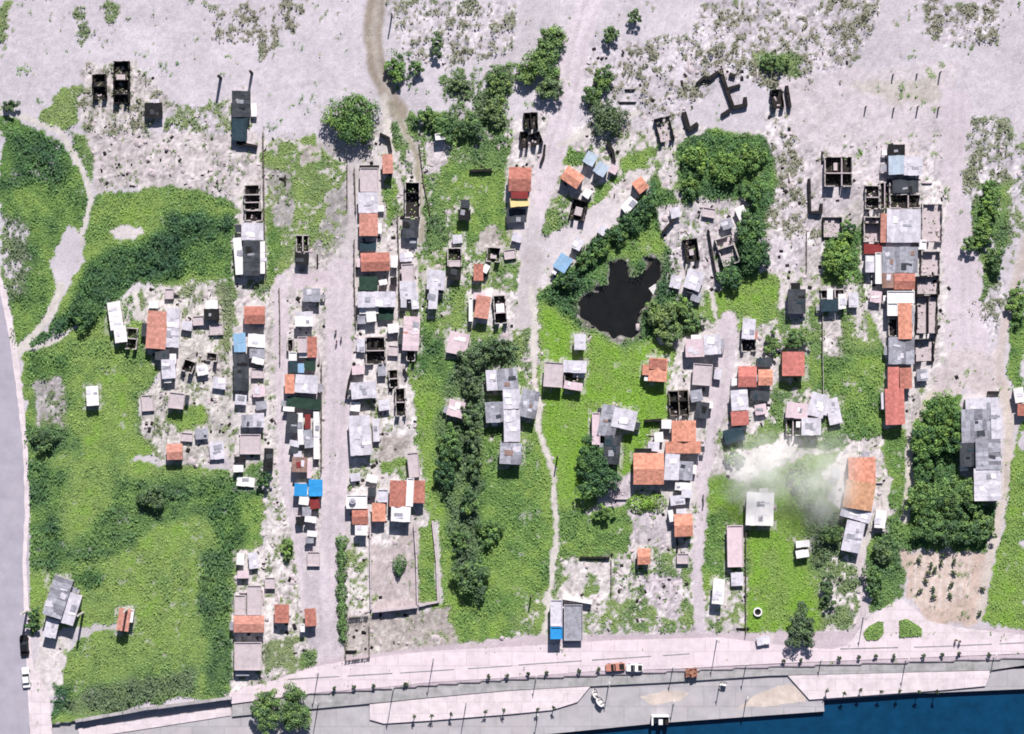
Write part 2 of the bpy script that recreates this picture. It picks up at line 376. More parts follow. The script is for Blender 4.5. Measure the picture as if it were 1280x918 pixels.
zone([(55,790),(92,790),(92,812),(72,865),(55,870),(40,845),(48,820)], v=.05, s=PALE, r=.5)
zone([(460,655),(524,655),(524,766),(466,768)], v=.05, s=(.335,.29,.305), r=.5, warp=False)
zone([(432,775),(560,762),(572,800),(570,812),(430,830)], v=.22, s=BEIGE, d=.6, r=.8)
zone([(434,680),(462,670),(464,765),(434,770)], v=.35, s=PALE, d=.4)
zone([(470,540),(514,540),(514,573),(470,573)], v=.2, s=BEIGE, d=.7); zone([(476,573),(510,573),(510,597),(478,597)], v=.92, l=.42)
zone([(418,590),(470,588),(465,612),(420,612)], v=.5, s=PALE, l=.35, d=.3)
zone([(704,770),(728,756),(728,803),(704,803)], v=.1, s=GREY)
for p_ in ([(446,404),(500,404),(500,424),(446,424)],[(440,440),(476,438),(474,480),(438,480)],[(483,480),(520,480),(520,545),(480,545)],[(500,296),(522,296),(524,360),(498,360)],
  [(440,610),(500,612),(500,680),(440,680)],[(296,495),(335,492),(338,560),(298,560)],[(352,410),(372,410),(372,455),(352,455)],[(868,445),(893,445),(890,490),(866,490)],[(905,440),(925,435),(925,490),(905,500)],
  [(935,480),(965,500),(955,535),(935,545)],[(1078,228),(1180,228),(1180,455),(1110,455),(1078,350)],[(586,362),(640,362),(640,405),(586,405)],[(640,145),(690,140),(680,205),(640,205)]): zone(p_, v=.12, s=(.45,.42,.44), r=.9)
LINES = [
 ([(472,-20),(466,50),(472,85),(488,125),(500,142)], 23, BROWN), ([(474,-20),(468,50),(474,88),(490,128)], 8, (.30,.265,.25)),
 ([(490,130),(505,160),(520,195),(524,235),(528,300)], 8, (.24,.22,.18)),
 ([(480,120),(486,160),(490,200)], 8, PATH), ([(443,185),(441,260),(436,340)], 15, (.36,.33,.355)),
 ([(425,340),(424,460),(420,560),(416,700),(412,830)], 33, LANE), ([(352,350),(352,480),(358,600),(372,660),(385,760)], 17, LANE),
 ([(375,352),(405,350)], 22, (.38,.325,.37)), ([(372,620),(385,660),(395,800)], 22, (.345,.31,.35)),
 ([(745,-20),(722,50),(708,130),(690,200),(668,250),(660,300)], 32, (.45,.40,.455)),
 ([(648,240),(662,300),(668,340),(700,305),(760,265)], 34, (.42,.385,.42)), ([(665,320),(660,360),(655,400)], 24, (.355,.32,.345)),
 ([(916,405),(908,460),(895,520),(885,570),(876,640),(872,700),(876,790)], 13, LANE), ([(912,400),(905,460),(893,520)], 24, LANE),
 ([(880,560),(870,600)], 16, LANE),
 ([(-10,136),(40,150),(78,167),(92,190),(108,228),(113,250),(103,288),(104,304)], 6, PATH), ([(77,355),(66,388),(42,420),(22,440)], 10, PATH),
 ([(20,440),(60,430),(86,416)], 6, PATH), ([(100,795),(118,786),(150,784)], 9, (.36,.34,.36)), ([(170,358),(175,395)], 4, PATH),
 ([(664,360),(668,420),(668,480),(674,540),(692,592),(695,680),(686,740),(680,800)], 7, PATH),
 ([(735,640),(758,627)], 4, PATH),
 ([(1166,490),(1150,520),(1138,560),(1137,620),(1133,650)], 10, (.44,.40,.37)), ([(1255,478),(1263,530),(1258,600),(1245,660),(1235,710),(1225,770)], 12, (.41,.36,.345)),
 ([(1285,290),(1262,380),(1250,440),(1252,480)], 11, (.37,.32,.32)), ([(1068,480),(1095,511),(1106,514)], 3, PATH),
 ([(700,182),(740,163),(797,140)], 6, PATH), ([(888,362),(898,405)], 4, PATH), ([(838,420),(846,440)], 3, PATH),
 ([(1075,690),(1082,740),(1072,800)], 14, (.39,.34,.37)), ([(545,655),(550,755)], 6, (.38,.37,.38)), ([(1072,690),(1105,650),(1110,600)], 7, PATH),
]
TR=(.355,.315,.35)
for tl in ([(1195,80),(1188,200),(1200,320),(1208,440)],[(1206,80),(1199,200),(1211,320),(1218,440)],[(1120,20),(1060,110),(1000,160)],[(1130,24),(1070,114),(1010,166)],[(60,20),(40,90),(30,135)],[(190,20),(225,60),(330,110),(420,100)],
  [(419,350),(418,470),(414,600),(410,740),(406,830)],[(430,350),(429,470),(424,600),(420,740),(416,830)],[(735,0),(714,60),(700,140),(684,200)],[(752,0),(730,56),(716,132),(700,198)],[(350,360),(350,480),(356,600)],[(1100,60),(1200,50),(1280,70)],[(980,20),(1100,140)],[(910,420),(901,500),(884,600),(876,760)]):
    LINES.append((tl,2.2,TR))
for ln, w, c in LINES: zone(ln, v=-.04, s=c, r=.25, line=w)
zone([(1090,795),(1085,770),(1120,752),(1140,760),(1180,785),(1280,796),(1280,830),(1060,830),(1040,812)], v=-.3, s=(.49,.43,.47), r=.25)
zone([(370,840),(420,822),(660,795),(1280,785),(1280,918),(290,918),(290,870)], v=.02, s=(.385,.325,.37), r=.15, warp=False)
zone([(70,905),(290,880),(400,880),(400,918),(60,918)], v=-.3, s=(.25,.235,.26), r=.3, warp=False)
zone([(62,850),(92,860),(80,890),(66,893)], v=.9, l=.9)  # very dark greenery colour stands in for a strip of shadow
zone([(0,340),(36,600),(38,918),(0,918)], v=-.3, s=(.3,.28,.33), r=.1, warp=False)
POND = [(722,375),(735,365),(760,362),(765,334),(786,331),(790,342),(799,347),(805,340),(806,327),(823,325),(825,346),(812,365),(805,385),(795,415),(770,425),(750,415),(730,400)]
zone([(x+(x-770)*.12, y+(y-375)*.12) for x,y in POND], v=.5, s=MUD, l=.6, d=.4)
zone(POND, v=-.3, s=(.03,.028,.025), r=.2)

soil = blur(soil, 2); veg = blur(veg, 2); lush = blur(lush, 6); dry = blur(dry, 4)
nz = .38*vnoise(PH,PW,3.2)+.34*vnoise(PH,PW,8)+.28*vnoise(PH,PW,22)
nz = np.clip((nz-.5)*1.75+.5, 0, 1)
VE = np.clip((veg+.95*(nz-.5)-.5)/.22+.5, 0, 1)
lush = np.clip(lush+(.36*(vnoise(PH,PW,11)-.5)+.30*(vnoise(PH,PW,36)-.5))*np.clip(.45+lush*1.6,.3,1), 0, 1)
# soil mottling: pale and dark patches, rubble tone
mo = (.5*vnoise(PH,PW,2.2)+.3*vnoise(PH,PW,6)+.2*vnoise(PH,PW,18)-.5)
fl = rough*np.clip((vnoise(PH,PW,3)*.6+vnoise(PH,PW,8)*.4-.60)*6,0,1); soil = soil+(np.array([.55,.52,.53])-soil)*(fl*.6)[...,None]
fd = rough*np.clip((vnoise(PH,PW,2.6)*.6+vnoise(PH,PW,7)*.4-.66)*7,0,1); soil = soil+(np.array([.10,.095,.09])-soil)*(fd*.55)[...,None]
soil = np.clip(soil*(1+rough[...,None]*1.6*mo[...,None])*(1+.16*(vnoise(PH,PW,60)-.5))[...,None], .015, .6)
pondm = blur(inside(POND).astype(float), 2)

PAD = 170
def padf(a): return np.pad(a, [(PAD,PAD),(PAD,PAD)]+[(0,0)]*(a.ndim-2), mode='symmetric')
lush = np.clip(lush,0,1)
fV, fL, fD, fS = padf(VE), padf(lush), padf(dry), padf(soil)
fP = np.pad(pondm, PAD)
fh = padf(.5*vnoise(PH,PW,40)+.3*vnoise(PH,PW,14)+.2*vnoise(PH,PW,6))
fb = padf(.5*vnoise(PH,PW,9)+.5*vnoise(PH,PW,5))
def samp(f, px, py):
    return f[np.clip(np.round(py+PAD).astype(int),0,PH+2*PAD-1), np.clip(np.round(px+PAD).astype(int),0,PW+2*PAD-1)]
# river/embankment line (photo pixels) below which the ground sheet drops away
def bank_y(px): return np.interp(px, [-400,60,280,400,640,960,1280,1700], [925,905,874,866,848,833,822,810])

def build_ground():
    fine = 2.0
    xs = np.concatenate([[-14000,-6000,-2500,-1200,-600], np.arange(-PAD, PW+PAD+1, fine), [1900,2600,4000,7000,15000]])
    ys = np.concatenate([[-14000,-6000,-2500,-1200,-600], np.arange(-PAD, PH+PAD+1, fine), [1500,2200,3600,6600,15000]])
    X, Y = np.meshgrid(xs, ys); nx, ny = len(xs), len(ys)
    Z = (samp(fh, X, Y)-.5)*.22*np.clip(1-(np.abs(X-640)-640)/400,0,1)
    Z = Z - 1.0*samp(fP, X, Y)
    Z = np.where(Y > bank_y(X)+3, -3.2, Z)
    co = np.stack([(X-640)*S, (459-Y)*S, Z], -1).reshape(-1,3).astype(np.float32)
    i = np.arange(nx*ny).reshape(ny,nx)
    q = np.stack([i[1:,:-1], i[1:,1:], i[:-1,1:], i[:-1,:-1]], -1).reshape(-1,4)
    me = mesh_np('ground', co, q)
    c = np.ones((nx*ny,4), np.float32); c[:,:3] = samp(fS, X, Y).reshape(-1,3)
    a = me.color_attributes.new('soil','FLOAT_COLOR','POINT'); a.data.foreach_set('color', c.ravel())
    for nm, f in (('veg',fV),('lush',fL),('dry',fD)):
        a = me.attributes.new(nm,'FLOAT','POINT'); a.data.foreach_set('value', samp(f,X,Y).astype(np.float32).ravel())
    me.polygons.foreach_set('use_smooth', np.ones(len(me.polygons), bool))
    m, nt, b = new_mat('ground_soil_and_turf')
    sa = N(nt,'ShaderNodeAttribute',attribute_name='soil'); va = N(nt,'ShaderNodeAttribute',attribute_name='veg')
    la = N(nt,'ShaderNodeAttribute',attribute_name='lush'); da = N(nt,'ShaderNodeAttribute',attribute_name='dry')
    s = gain(nt, sa.outputs['Color'], mul(nt, scaled(nt, noise(nt,2.4,5,.7), .84,1.16), scaled(nt, noise(nt,.16,4), .93,1.07)))
    r = ramp(nt, [(0,(.135,.25,.034)),(.16,(.150,.226,.060)),(.38,(.098,.174,.050)),(.65,(.045,.098,.036)),(1,(.021,.052,.031))])
    nt.links.new(la.outputs['Fac'], r.inputs[0])
    gcol = mixc(nt, da.outputs['Fac'], r.outputs[0], (.19,.185,.145))
    gcol = gain(nt, gcol, scaled(nt, noise(nt,1.6,5,.7), .7,1.3))
    nt.links.new(mixc(nt, va.outputs['Fac'], s, gcol), b.inputs['Base Color'])
    b.inputs['Roughness'].default_value = .95; b.inputs['Specular IOR Level'].default_value = .05
    bp = N(nt,'ShaderNodeBump'); bp.inputs['Strength'].default_value=.5; bp.inputs['Distance'].default_value=.12
    nt.links.new(noise(nt,2.2,5,.7), bp.inputs['Height']); nt.links.new(bp.outputs[0], b.inputs['Normal'])
    me.materials.append(m)
    o = bpy.data.objects.new('ground', me); COL.objects.link(o); structure(o)
def mesh_np(name, co, q):
    me = bpy.data.meshes.new(name); n, k = q.shape
    me.vertices.add(len(co)); me.vertices.foreach_set('co', np.ascontiguousarray(co,np.float32).ravel())
    me.loops.add(n*k); me.loops.foreach_set('vertex_index', np.ascontiguousarray(q,np.int32).ravel())
    me.polygons.add(n); me.polygons.foreach_set('loop_start', np.arange(0,n*k,k,dtype=np.int32))
    try: me.polygons.foreach_set('loop_total', np.full(n,k,np.int32))
    except Exception: pass
    me.update(calc_edges=True); me.validate()
    return me
def leaf_cloud(P, size, tilt, up=True, dirs=None):
    """one small quad per point; tilt = how far from horizontal, dirs = preferred outward normals"""
    n = len(P)
    nrm = RNG.normal(size=(n,3))*tilt
    if dirs is None: nrm[:,2] += 1
    else: nrm += dirs
    nrm /= np.linalg.norm(nrm,axis=1,keepdims=True)+1e-9
    a = np.cross(nrm, RNG.normal(size=(n,3))); a /= np.linalg.norm(a,axis=1,keepdims=True)+1e-9
    b = np.cross(nrm, a); s = size[:,None] if hasattr(size,'shape') else size
    k = RNG.uniform(.55,1,(n,1))
    co = np.stack([P-a*s*.5, P-b*s*.5*k, P+a*s*.5, P+b*s*.5*k],1).reshape(-1,3)
    return co, np.arange(4*n).reshape(n,4)
def foliage_obj(name, co, q, lushv, dryv, parent=None):
    me = mesh_np(name, co, q)
    for nm, v in (('lush',lushv),('dry',dryv)):
        a = me.attributes.new(nm,'FLOAT','POINT'); a.data.foreach_set('value', np.repeat(v,4).astype(np.float32))
    me.materials.append(M['leaf'])
    o = bpy.data.objects.new(name, me); COL.objects.link(o)
    if parent: o.parent = parent
    return o
def build_undergrowth():
    n = 800000
    px = RNG.uniform(-70, PW+70, n); py = RNG.uniform(-70, PH+10, n)
    v = samp(fV,px,py); l = samp(fL,px,py); d = samp(fD,px,py); h = samp(fh,px,py)
    keep = (RNG.random(n) < v*(.42+.35*l)) & (py < bank_y(px)-2)
    px,py,l,d,h = px[keep],py[keep],l[keep],d[keep],h[keep]
    top = .12+np.clip(h-.38,0,1)*(.5+5.5*l**1.5)
    top += np.clip((l-.5)*3,0,1)*np.clip(samp(fb,px,py)-.40,0,1)*4.2
    z = top*np.sqrt(RNG.random(len(px)))
    P = np.stack([(px-640)*S,(459-py)*S,z],-1)
    sz = RNG.uniform(.22,.5,len(px))*(.8+.5*l)
    co,q = leaf_cloud(P, sz, .45)
    o = foliage_obj('undergrowth', co, q, np.clip(l+RNG.normal(0,.06,len(l)),0,1), d)
    o['kind'] = 'stuff'; o['label'] = 'green weeds, grass and low scrub covering the open plots'
def build_debris():
    n = 38000
    px = RNG.uniform(0,PW,n); py = RNG.uniform(60,PH-60,n)
    r = samp(padf(rough),px,py); v = samp(fV,px,py); k = samp(padf(vnoise(PH,PW,9)),px,py)
    keep = (RNG.random(n) < np.clip((r-.35)*.62*np.clip((k-.4)*3,0,1.3),0,1)) & (v < .6) & (py < bank_y(px)-14)
    px,py = px[keep],py[keep]; m = len(px)
    big = np.where(RNG.random(m)<.085)[0]
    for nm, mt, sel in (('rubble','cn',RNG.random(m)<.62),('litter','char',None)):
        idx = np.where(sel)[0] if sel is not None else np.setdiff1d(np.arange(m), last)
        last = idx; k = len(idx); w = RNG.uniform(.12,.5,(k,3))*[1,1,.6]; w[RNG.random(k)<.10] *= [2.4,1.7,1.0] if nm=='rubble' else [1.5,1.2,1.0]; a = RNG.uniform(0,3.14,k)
        lng = RNG.random(k)<.025; w[lng] = RNG.uniform(.3,1,(int(lng.sum()),3))*[1.6,.14,.5]+[.5,.1,.2]; a[lng] = np.where(RNG.random(int(lng.sum()))<.5,0,1.571)
        base = np.array([[-1,-1,0],[1,-1,0],[1,1,0],[-1,1,0],[-.8,-.8,1],[.8,-.8,1],[.8,.8,1],[-.8,.8,1]])
        c = base[None]*w[:,None,:]; ca,sa_ = np.cos(a)[:,None],np.sin(a)[:,None]
        x = c[...,0]*ca-c[...,1]*sa_; y = c[...,0]*sa_+c[...,1]*ca
        co = np.stack([x+((px[idx]-640)*S)[:,None], y+((459-py[idx])*S)[:,None], c[...,2]-.05],-1).reshape(-1,3)
        f = np.array([(4,5,6,7),(0,1,5,4),(1,2,6,5),(2,3,7,6),(3,0,4,7)])
        q = (f[None]+8*np.arange(k)[:,None,None]).reshape(-1,4)
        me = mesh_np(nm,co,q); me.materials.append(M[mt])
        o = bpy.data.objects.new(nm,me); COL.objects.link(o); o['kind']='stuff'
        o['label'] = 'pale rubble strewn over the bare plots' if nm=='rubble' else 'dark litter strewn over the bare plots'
# ------------------------------------------------------------------ builders for single things
def lift(px, py, h):      # ground position of something whose top (height h) shows at photo pixel px,py
    k = 1 - h/CAMH
    return gx(px)*k, gy(py)*k
def roof_section(parent, w, d, h, shape, mat, cx=0, cy=0, rz=0, walls='wall', base=-.25):
    """walls and roof of one rectangular wing; w along local x, d along local y"""
    ca, sa = math.cos(rz), math.sin(rz)
    def T(p): return (cx+p[0]*ca-p[1]*sa, cy+p[0]*sa+p[1]*ca, p[2])
    tile = mat in ('or','rd','br','pk','tn')
    pitch = .20 if tile else .07
    if shape == 'gx': zf = lambda u,v: h-abs(v)*pitch*1.2; vb = [-d/2,0,d/2]; ub = [-w/2,w/2]
    elif shape == 'gy': zf = lambda u,v: h-abs(u)*pitch*1.2; ub = [-w/2,0,w/2]; vb = [-d/2,d/2]
    elif shape == 's': zf = lambda u,v: h+(v-d/2)*pitch*.7; ub=[-w/2,w/2]; vb=[-d/2,d/2]
    elif shape == 'n': zf = lambda u,v: h-(v+d/2)*pitch*.7; ub=[-w/2,w/2]; vb=[-d/2,d/2]
    else: zf = lambda u,v: h; ub=[-w/2,w/2]; vb=[-d/2,d/2]
    i = .22 if min(w,d) > 2 else .1
    # walls follow the roof line
    wb = MB(); cor = [(-w/2+i,-d/2+i),(w/2-i,-d/2+i),(w/2-i,d/2-i),(-w/2+i,d/2-i)]
    ring = []
    for k in range(4):
        a, b = cor[k], cor[(k+1)%4]; ring.append(a)
        if (shape=='gx' and k in (1,3)) or (shape=='gy' and k in (0,2)): ring.append(((a[0]+b[0])/2,(a[1]+b[1])/2))
    n = len(ring)
    vs = [T((x,y,base)) for x,y in ring]+[T((x,y,zf(x,y)-.17)) for x,y in ring]
    wb.add(vs, [(k,(k+1)%n,n+(k+1)%n,n+k) for k in range(n)])
    wb.build('wall', walls, parent)
    rb = MB()
    # slab
    top, bot = [], []
    for v in vb:
        for u in ub: top.append(T((u,v,zf(u,v)-.05))); bot.append(T((u,v,zf(u,v)-.16)))
    nu, nv = len(ub), len(vb); o = nu*nv; fs = []
    for a in range(nv-1):
        for c in range(nu-1):
            q = (a*nu+c, a*nu+c+1, (a+1)*nu+c+1, (a+1)*nu+c); fs += [q, tuple(x+o for x in q[::-1])]
    for c in range(nu-1):
        fs += [(c+o,c+1+o,c+1,c), ((nv-1)*nu+c,(nv-1)*nu+c+1,(nv-1)*nu+c+1+o,(nv-1)*nu+c+o)]
    for a in range(nv-1):
        fs += [(a*nu,(a+1)*nu,(a+1)*nu+o,a*nu+o), (a*nu+nu-1+o,(a+1)*nu+nu-1+o,(a+1)*nu+nu-1,a*nu+nu-1)]
    rb.add(top+bot, fs)
    if shape == 'f':
        t = .16
        for x0,y0,x1,y1 in ((-w/2,-d/2,w/2,-d/2+t),(-w/2,d/2-t,w/2,d/2),(-w/2,-d/2+t+.002,-w/2+t,d/2-t-.002),(w/2-t,-d/2+t+.002,w/2,d/2-t-.002)):
            rb.box(x0,y0,h-.045,x1,y1,h+.22,T)
    else:
        # overlapping sheets or tile courses, each a little out of true
        cu, cv = (.62,.5) if tile else (.95, 2.4)
        if shape == 'gy' : cu, cv = cv, cu
        for k in range(nv-1):
            for c in range(nu-1):
                u0,u1,v0,v1 = ub[c],ub[c+1],vb[k],vb[k+1]
                mu = max(1,round((u1-u0)/cu)); mv = max(1,round((v1-v0)/cv))
                for a in range(mu):
                    for b in range(mv):
                        x0=u0+(u1-u0)*a/mu; x1=u0+(u1-u0)*(a+1)/mu; y0=v0+(v1-v0)*b/mv; y1=v0+(v1-v0)*(b+1)/mv
                        j = .004 if tile else .02
                        e = random.uniform(.01,.04); g = random.uniform(-j,j)*3
                        if not tile: x0-=.03; x1+=.03; y0-=random.uniform(0,.12); y1+=random.uniform(0,.12)
                        q = [(x0,y0),(x1,y0),(x1,y1),(x0,y1)]
                        rb.add([T((x,y,zf(x,y)+e+s_*g+random.uniform(0,j))) for (x,y),s_ in zip(q,(1,-1,-1,1) if (a+b)%2 else (1,1,-1,-1))],[(0,1,2,3)])
    r = rb.build('roof', mat, parent)
    return r, T
def opening(parent, T, x, y0, z, w, h, mat, name):
    m = MB(); m.box(x-w/2,y0-.04,z,x+w/2,y0+.03,z+h,T); return m.build(name, mat, parent)
def apron(x0,y0,x1,y1,e=4):
    """swept pale yard of beaten earth worn around a dwelling"""
    a,b,c,d = int(x0-e),int(x1+e+1),int(y0-e),int(y1+e+3)
    sl = (slice(max(0,c+PAD),d+PAD),slice(max(0,a+PAD),b+PAD)); n_ = APN[sl]
    fV[sl] *= (1-.6*n_); fS[sl] += (np.array([.49,.455,.47])-fS[sl])*(.5*n_)[...,None]
APN = np.clip((padf(vnoise(PH,PW,4)*.6+vnoise(PH,PW,9)*.4)-.36)*4,0,1)
NAMES = {'or':'tiled_roof_house','rd':'tiled_roof_house','br':'tiled_roof_house','pk':'tiled_roof_house','tn':'tiled_roof_house','cn':'concrete_house'}
def house(label, secs, cat='house', name=None, group=None, walls='wall'):
    """secs: (x0,y0,x1,y1, rot, material, height, shape) in photo pixels; the first wing is the main one"""
    s0 = secs[0]; h0 = s0[6]
    X, Y = lift((s0[0]+s0[2])/2, (s0[1]+s0[3])/2, h0)
    r = root(name or NAMES.get(s0[5],'tin_roof_shack'), label, cat, (X,Y,0), 0, group)
    for k,(x0,y0,x1,y1,rot,mat,h,shape) in enumerate(secs):
        w, d = abs(x1-x0)*S, abs(y1-y0)*S
        x, y = lift((x0+x1)/2,(y0+y1)/2,h)
        apron(x0,y0,x1,y1)
        rf, T = roof_section(r, w, d, h+.06*k, shape, mat, x-X, y-Y, math.radians(rot), walls)
        if mat in ('wl','gr','wh','dg','rs','pw','bk') and shape != 'f' and w*d > 5:
            for q in range(1+(w*d>11)+(w*d>22)):       # odd sheets nailed over leaks
                pu,pv = random.uniform(-.3,.3)*w,random.uniform(-.3,.3)*d; pw_,pd = random.uniform(.25,.95),random.uniform(.3,1.3); a_ = random.uniform(-.2,.2)
                pt = .07; zc = (h-abs(pv)*pt*1.2) if shape=='gx' else (h-abs(pu)*pt*1.2) if shape=='gy' else (h+(pv-d/2)*pt*.7) if shape=='s' else h-(pv+d/2)*pt*.7
                pm = MB(); pm.box(pu-pw_,pv-pd*.6,zc+.06,pu+pw_,pv+pd*.6,zc+.10,lambda p: T((pu+(p[0]-pu)*math.cos(a_)-(p[1]-pv)*math.sin(a_), pv+(p[0]-pu)*math.sin(a_)+(p[1]-pv)*math.cos(a_), p[2]+(.06*k))))
                pm.build('roof_patch', random.choice({'wl':('gr','wh','wh','gr','gr','wh','wl'),'gr':('wl','dg','wl','gr','rs'),'wh':('wl','wl','gr'),'dg':('gr','bk','tl','bk'),'rs':('wl','dr'),'pw':('wl','wh','gr'),'bk':('dg','gr')}[mat]), r)
        if w > 2.9 and d > 2.3 and h > 1.9 and random.random() < .7:      # low lean-to of scrap sheets against one side
            sd_ = random.choice('ewns'); e_ = random.uniform(.7,1.5); f0 = random.uniform(-.5,0); f1 = f0+random.uniform(.3,.55); lm = MB(); lz = h*random.uniform(.5,.72)
            if sd_ in 'ew':
                xa = (w/2+.04) if sd_=='e' else (-w/2-.04-e_); bx_ = (xa,f0*d,xa+e_,f1*d)
            else:
                ya = (d/2+.04) if sd_=='n' else (-d/2-.04-e_); bx_ = (f0*w,ya,f1*w,ya+e_)
            lm.box(bx_[0],bx_[1],lz,bx_[2],bx_[3],lz+.06,T)
            for cx_,cy_ in ((bx_[0]+.08,bx_[1]+.08),(bx_[2]-.08,bx_[1]+.08),(bx_[2]-.08,bx_[3]-.08),(bx_[0]+.08,bx_[3]-.08)):
                lm.box(cx_-.05,cy_-.05,-.2,cx_+.05,cy_+.05,lz-.003,T)
            lm.build('lean_to', random.choice(('wl','wh','gr','dg','pw','gr','bk','wl','wh','dg')), r)
        if k == 0 and w > 2.2:
            opening(r, T, -w*.2, -d/2+.22, 0, .85, min(2,h-.5), 'door','door')
            if w > 3: opening(r, T, w*.22, -d/2+.22, .9, .9, min(.8,h-1.4), 'glass','window')
    return r
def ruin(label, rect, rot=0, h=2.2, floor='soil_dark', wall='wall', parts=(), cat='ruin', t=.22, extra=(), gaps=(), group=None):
    """roofless shell: ring of walls with a dark floor; parts = partition positions ('x'|'y', fraction); extra = roofed bits"""
    x0,y0,x1,y1 = rect; X,Y = lift((x0+x1)/2,(y0+y1)/2,h*.5)
    w,d = (x1-x0)*S,(y1-y0)*S
    r = root('roofless_ruin', label, cat, (X,Y,0), math.radians(rot), group)
    m = MB()
    def wl(ax,ay,bx,by):          # broken run of wall, stump by stump
        lx,ly = bx-ax,by-ay; n = max(2,round(max(lx,ly)/.75)); hh = h*random.uniform(.8,1.05)
        for q in range(n):
            z = .16*hh if random.random() < .08 else hh*random.choice((1,1,1,1.06,.9,.7,.5))*random.uniform(.93,1.05); o = random.uniform(0,.07)
            if lx > ly: m.box(ax+lx*q/n+.002,ay+o,-.25,ax+lx*(q+1)/n-.002,by+random.uniform(0,.06),z)
            else: m.box(ax+o,ay+ly*q/n+.002,-.25,bx+random.uniform(0,.06),ay+ly*(q+1)/n-.002,z)
    if 'n' not in gaps: wl(-w/2,d/2-t,w/2,d/2)
    if 's' not in gaps: wl(-w/2,-d/2,-w*.12,-d/2+t); wl(w*.15,-d/2,w/2,-d/2+t)
    if 'w' not in gaps: wl(-w/2,-d/2+t+.003,-w/2+t,d/2-t-.003)
    if 'e' not in gaps: wl(w/2-t,-d/2+t+.003,w/2,d/2-t-.003)
    m.build('wall', wall, r)
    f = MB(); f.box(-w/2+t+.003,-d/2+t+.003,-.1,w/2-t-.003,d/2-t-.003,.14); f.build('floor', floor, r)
    f = MB()
    for q in range(int(3+w*d*.35)):
        s = random.uniform(.08,.3); x = random.uniform(-w/2+.6,w/2-.6) if w>1.4 else 0; y = random.uniform(-d/2+.6,d/2-.6) if d>1.4 else 0
        f.lathe([(s,0),(s*.9,s*.5),(s*.3,s*.9)],6,(x,y,.13))
    f.build('rubble', random.choice(('cn','wood','cn')), r)['kind'] = 'stuff'
    if parts:
        for ax,fr,mt in parts:
            p = MB()
            if ax=='x': c=-w/2+w*fr; p.box(c-t/2,-d/2+t+.006,.1,c+t/2,d/2-t-.006,h*.85)
            else: c=d/2-d*fr; p.box(-w/2+t+.006,c-t/2,.1,w/2-t-.006,c+t/2,h*.9)
            p.build('partition', mt, r)
    for (fx0,fy0,fx1,fy1,mt,hh) in extra:
        e = MB(); e.box(-w/2+w*fx0,d/2-d*fy1,.08,-w/2+w*fx1,d/2-d*fy0,hh); e.build('slab', mt, r)
    return r
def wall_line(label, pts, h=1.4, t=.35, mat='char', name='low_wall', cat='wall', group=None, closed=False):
    X,Y = gx(pts[0][0]),gy(pts[0][1]); m = MB()
    P = [(gx(x)-X,gy(y)-Y) for x,y in pts]
    if closed: P.append(P[0])
    for i in range(len(P)-1):
        (ax,ay),(bx,by) = P[i],P[i+1]; L = math.hypot(bx-ax,by-ay)
        if L < .05: continue
        ang = math.atan2(by-ay,bx-ax); ca,sa=math.cos(ang),math.sin(ang)
        n = max(1,round(L/1.6)); pos = 0
        for k in range(n):
            q = L*(k+1)/n; hh = h*random.uniform(.82,1.08); tt = t*random.uniform(.9,1.15)+i*.004
            m.box(pos-(.0 if k else t*.3),-tt/2,-.25,q-.003,tt/2,hh, lambda p: (ax+p[0]*ca-p[1]*sa, ay+p[0]*sa+p[1]*ca, p[2])); pos = q
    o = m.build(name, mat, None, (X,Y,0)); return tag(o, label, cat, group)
def fence(label, pts, h=1.5, mat='wood', group=None):
    X,Y = gx(pts[0][0]),gy(pts[0][1]); r = root('plot_fence', label, 'fence', (X,Y,0), 0, group); m = MB(); p = MB()
    for i in range(len(pts)-1):
        ax,ay = gx(pts[i][0])-X,gy(pts[i][1])-Y; bx,by = gx(pts[i+1][0])-X,gy(pts[i+1][1])-Y
        L = math.hypot(bx-ax,by-ay); ang = math.atan2(by-ay,bx-ax); ca,sa = math.cos(ang),math.sin(ang)
        T = lambda q: (ax+q[0]*ca-q[1]*sa, ay+q[0]*sa+q[1]*ca, q[2])
        for zz in (.35,h*.8): m.box(0,-.03,zz,L,.03,zz+.1,T)
        k = 0.
        while k < L:
            if random.random() < .88: m.box(k,.033,.02,k+.16,.075,h*random.uniform(.75,1.05),T)
            k += .21
        k = 0.
        while k <= L: p.box(k,-.12,-.3,k+.1,-.033,h*1.06,T); k += 2.2
    m.build('boards', mat, r); p.build('posts', mat, r); return r
def crown_points(rx, ry, rz, n, lumps):
    """points on many overlapping lumps inside an ellipsoid, with outward normals"""
    P=[];D=[]; ph1,ph2 = RNG.uniform(0,6.28,2)
    for k in range(lumps):
        a = RNG.uniform(0,2*math.pi); rr = math.sqrt((k+.5)/lumps)*.84; a = k*2.39996+RNG.normal(0,.25); zz = RNG.uniform(-.55,.8)*math.sqrt(max(0,1-rr*rr))
        wob = 1+.20*math.sin(3*a+ph1)+.14*math.sin(5*a+ph2); c = np.array([rx*rr*wob*math.cos(a), ry*rr*wob*math.sin(a), rz*zz]); lr = RNG.uniform(.13,.34)*min(rx,ry)
        m = max(6,int(n/lumps)); d = RNG.normal(size=(m,3)); d[:,2] = np.abs(d[:,2])*.9+.0; d /= np.linalg.norm(d,axis=1,keepdims=True)
        P.append(c+d*lr*RNG.uniform(.55,1.08,(m,1))); D.append(d)
    return np.concatenate(P), np.concatenate(D)
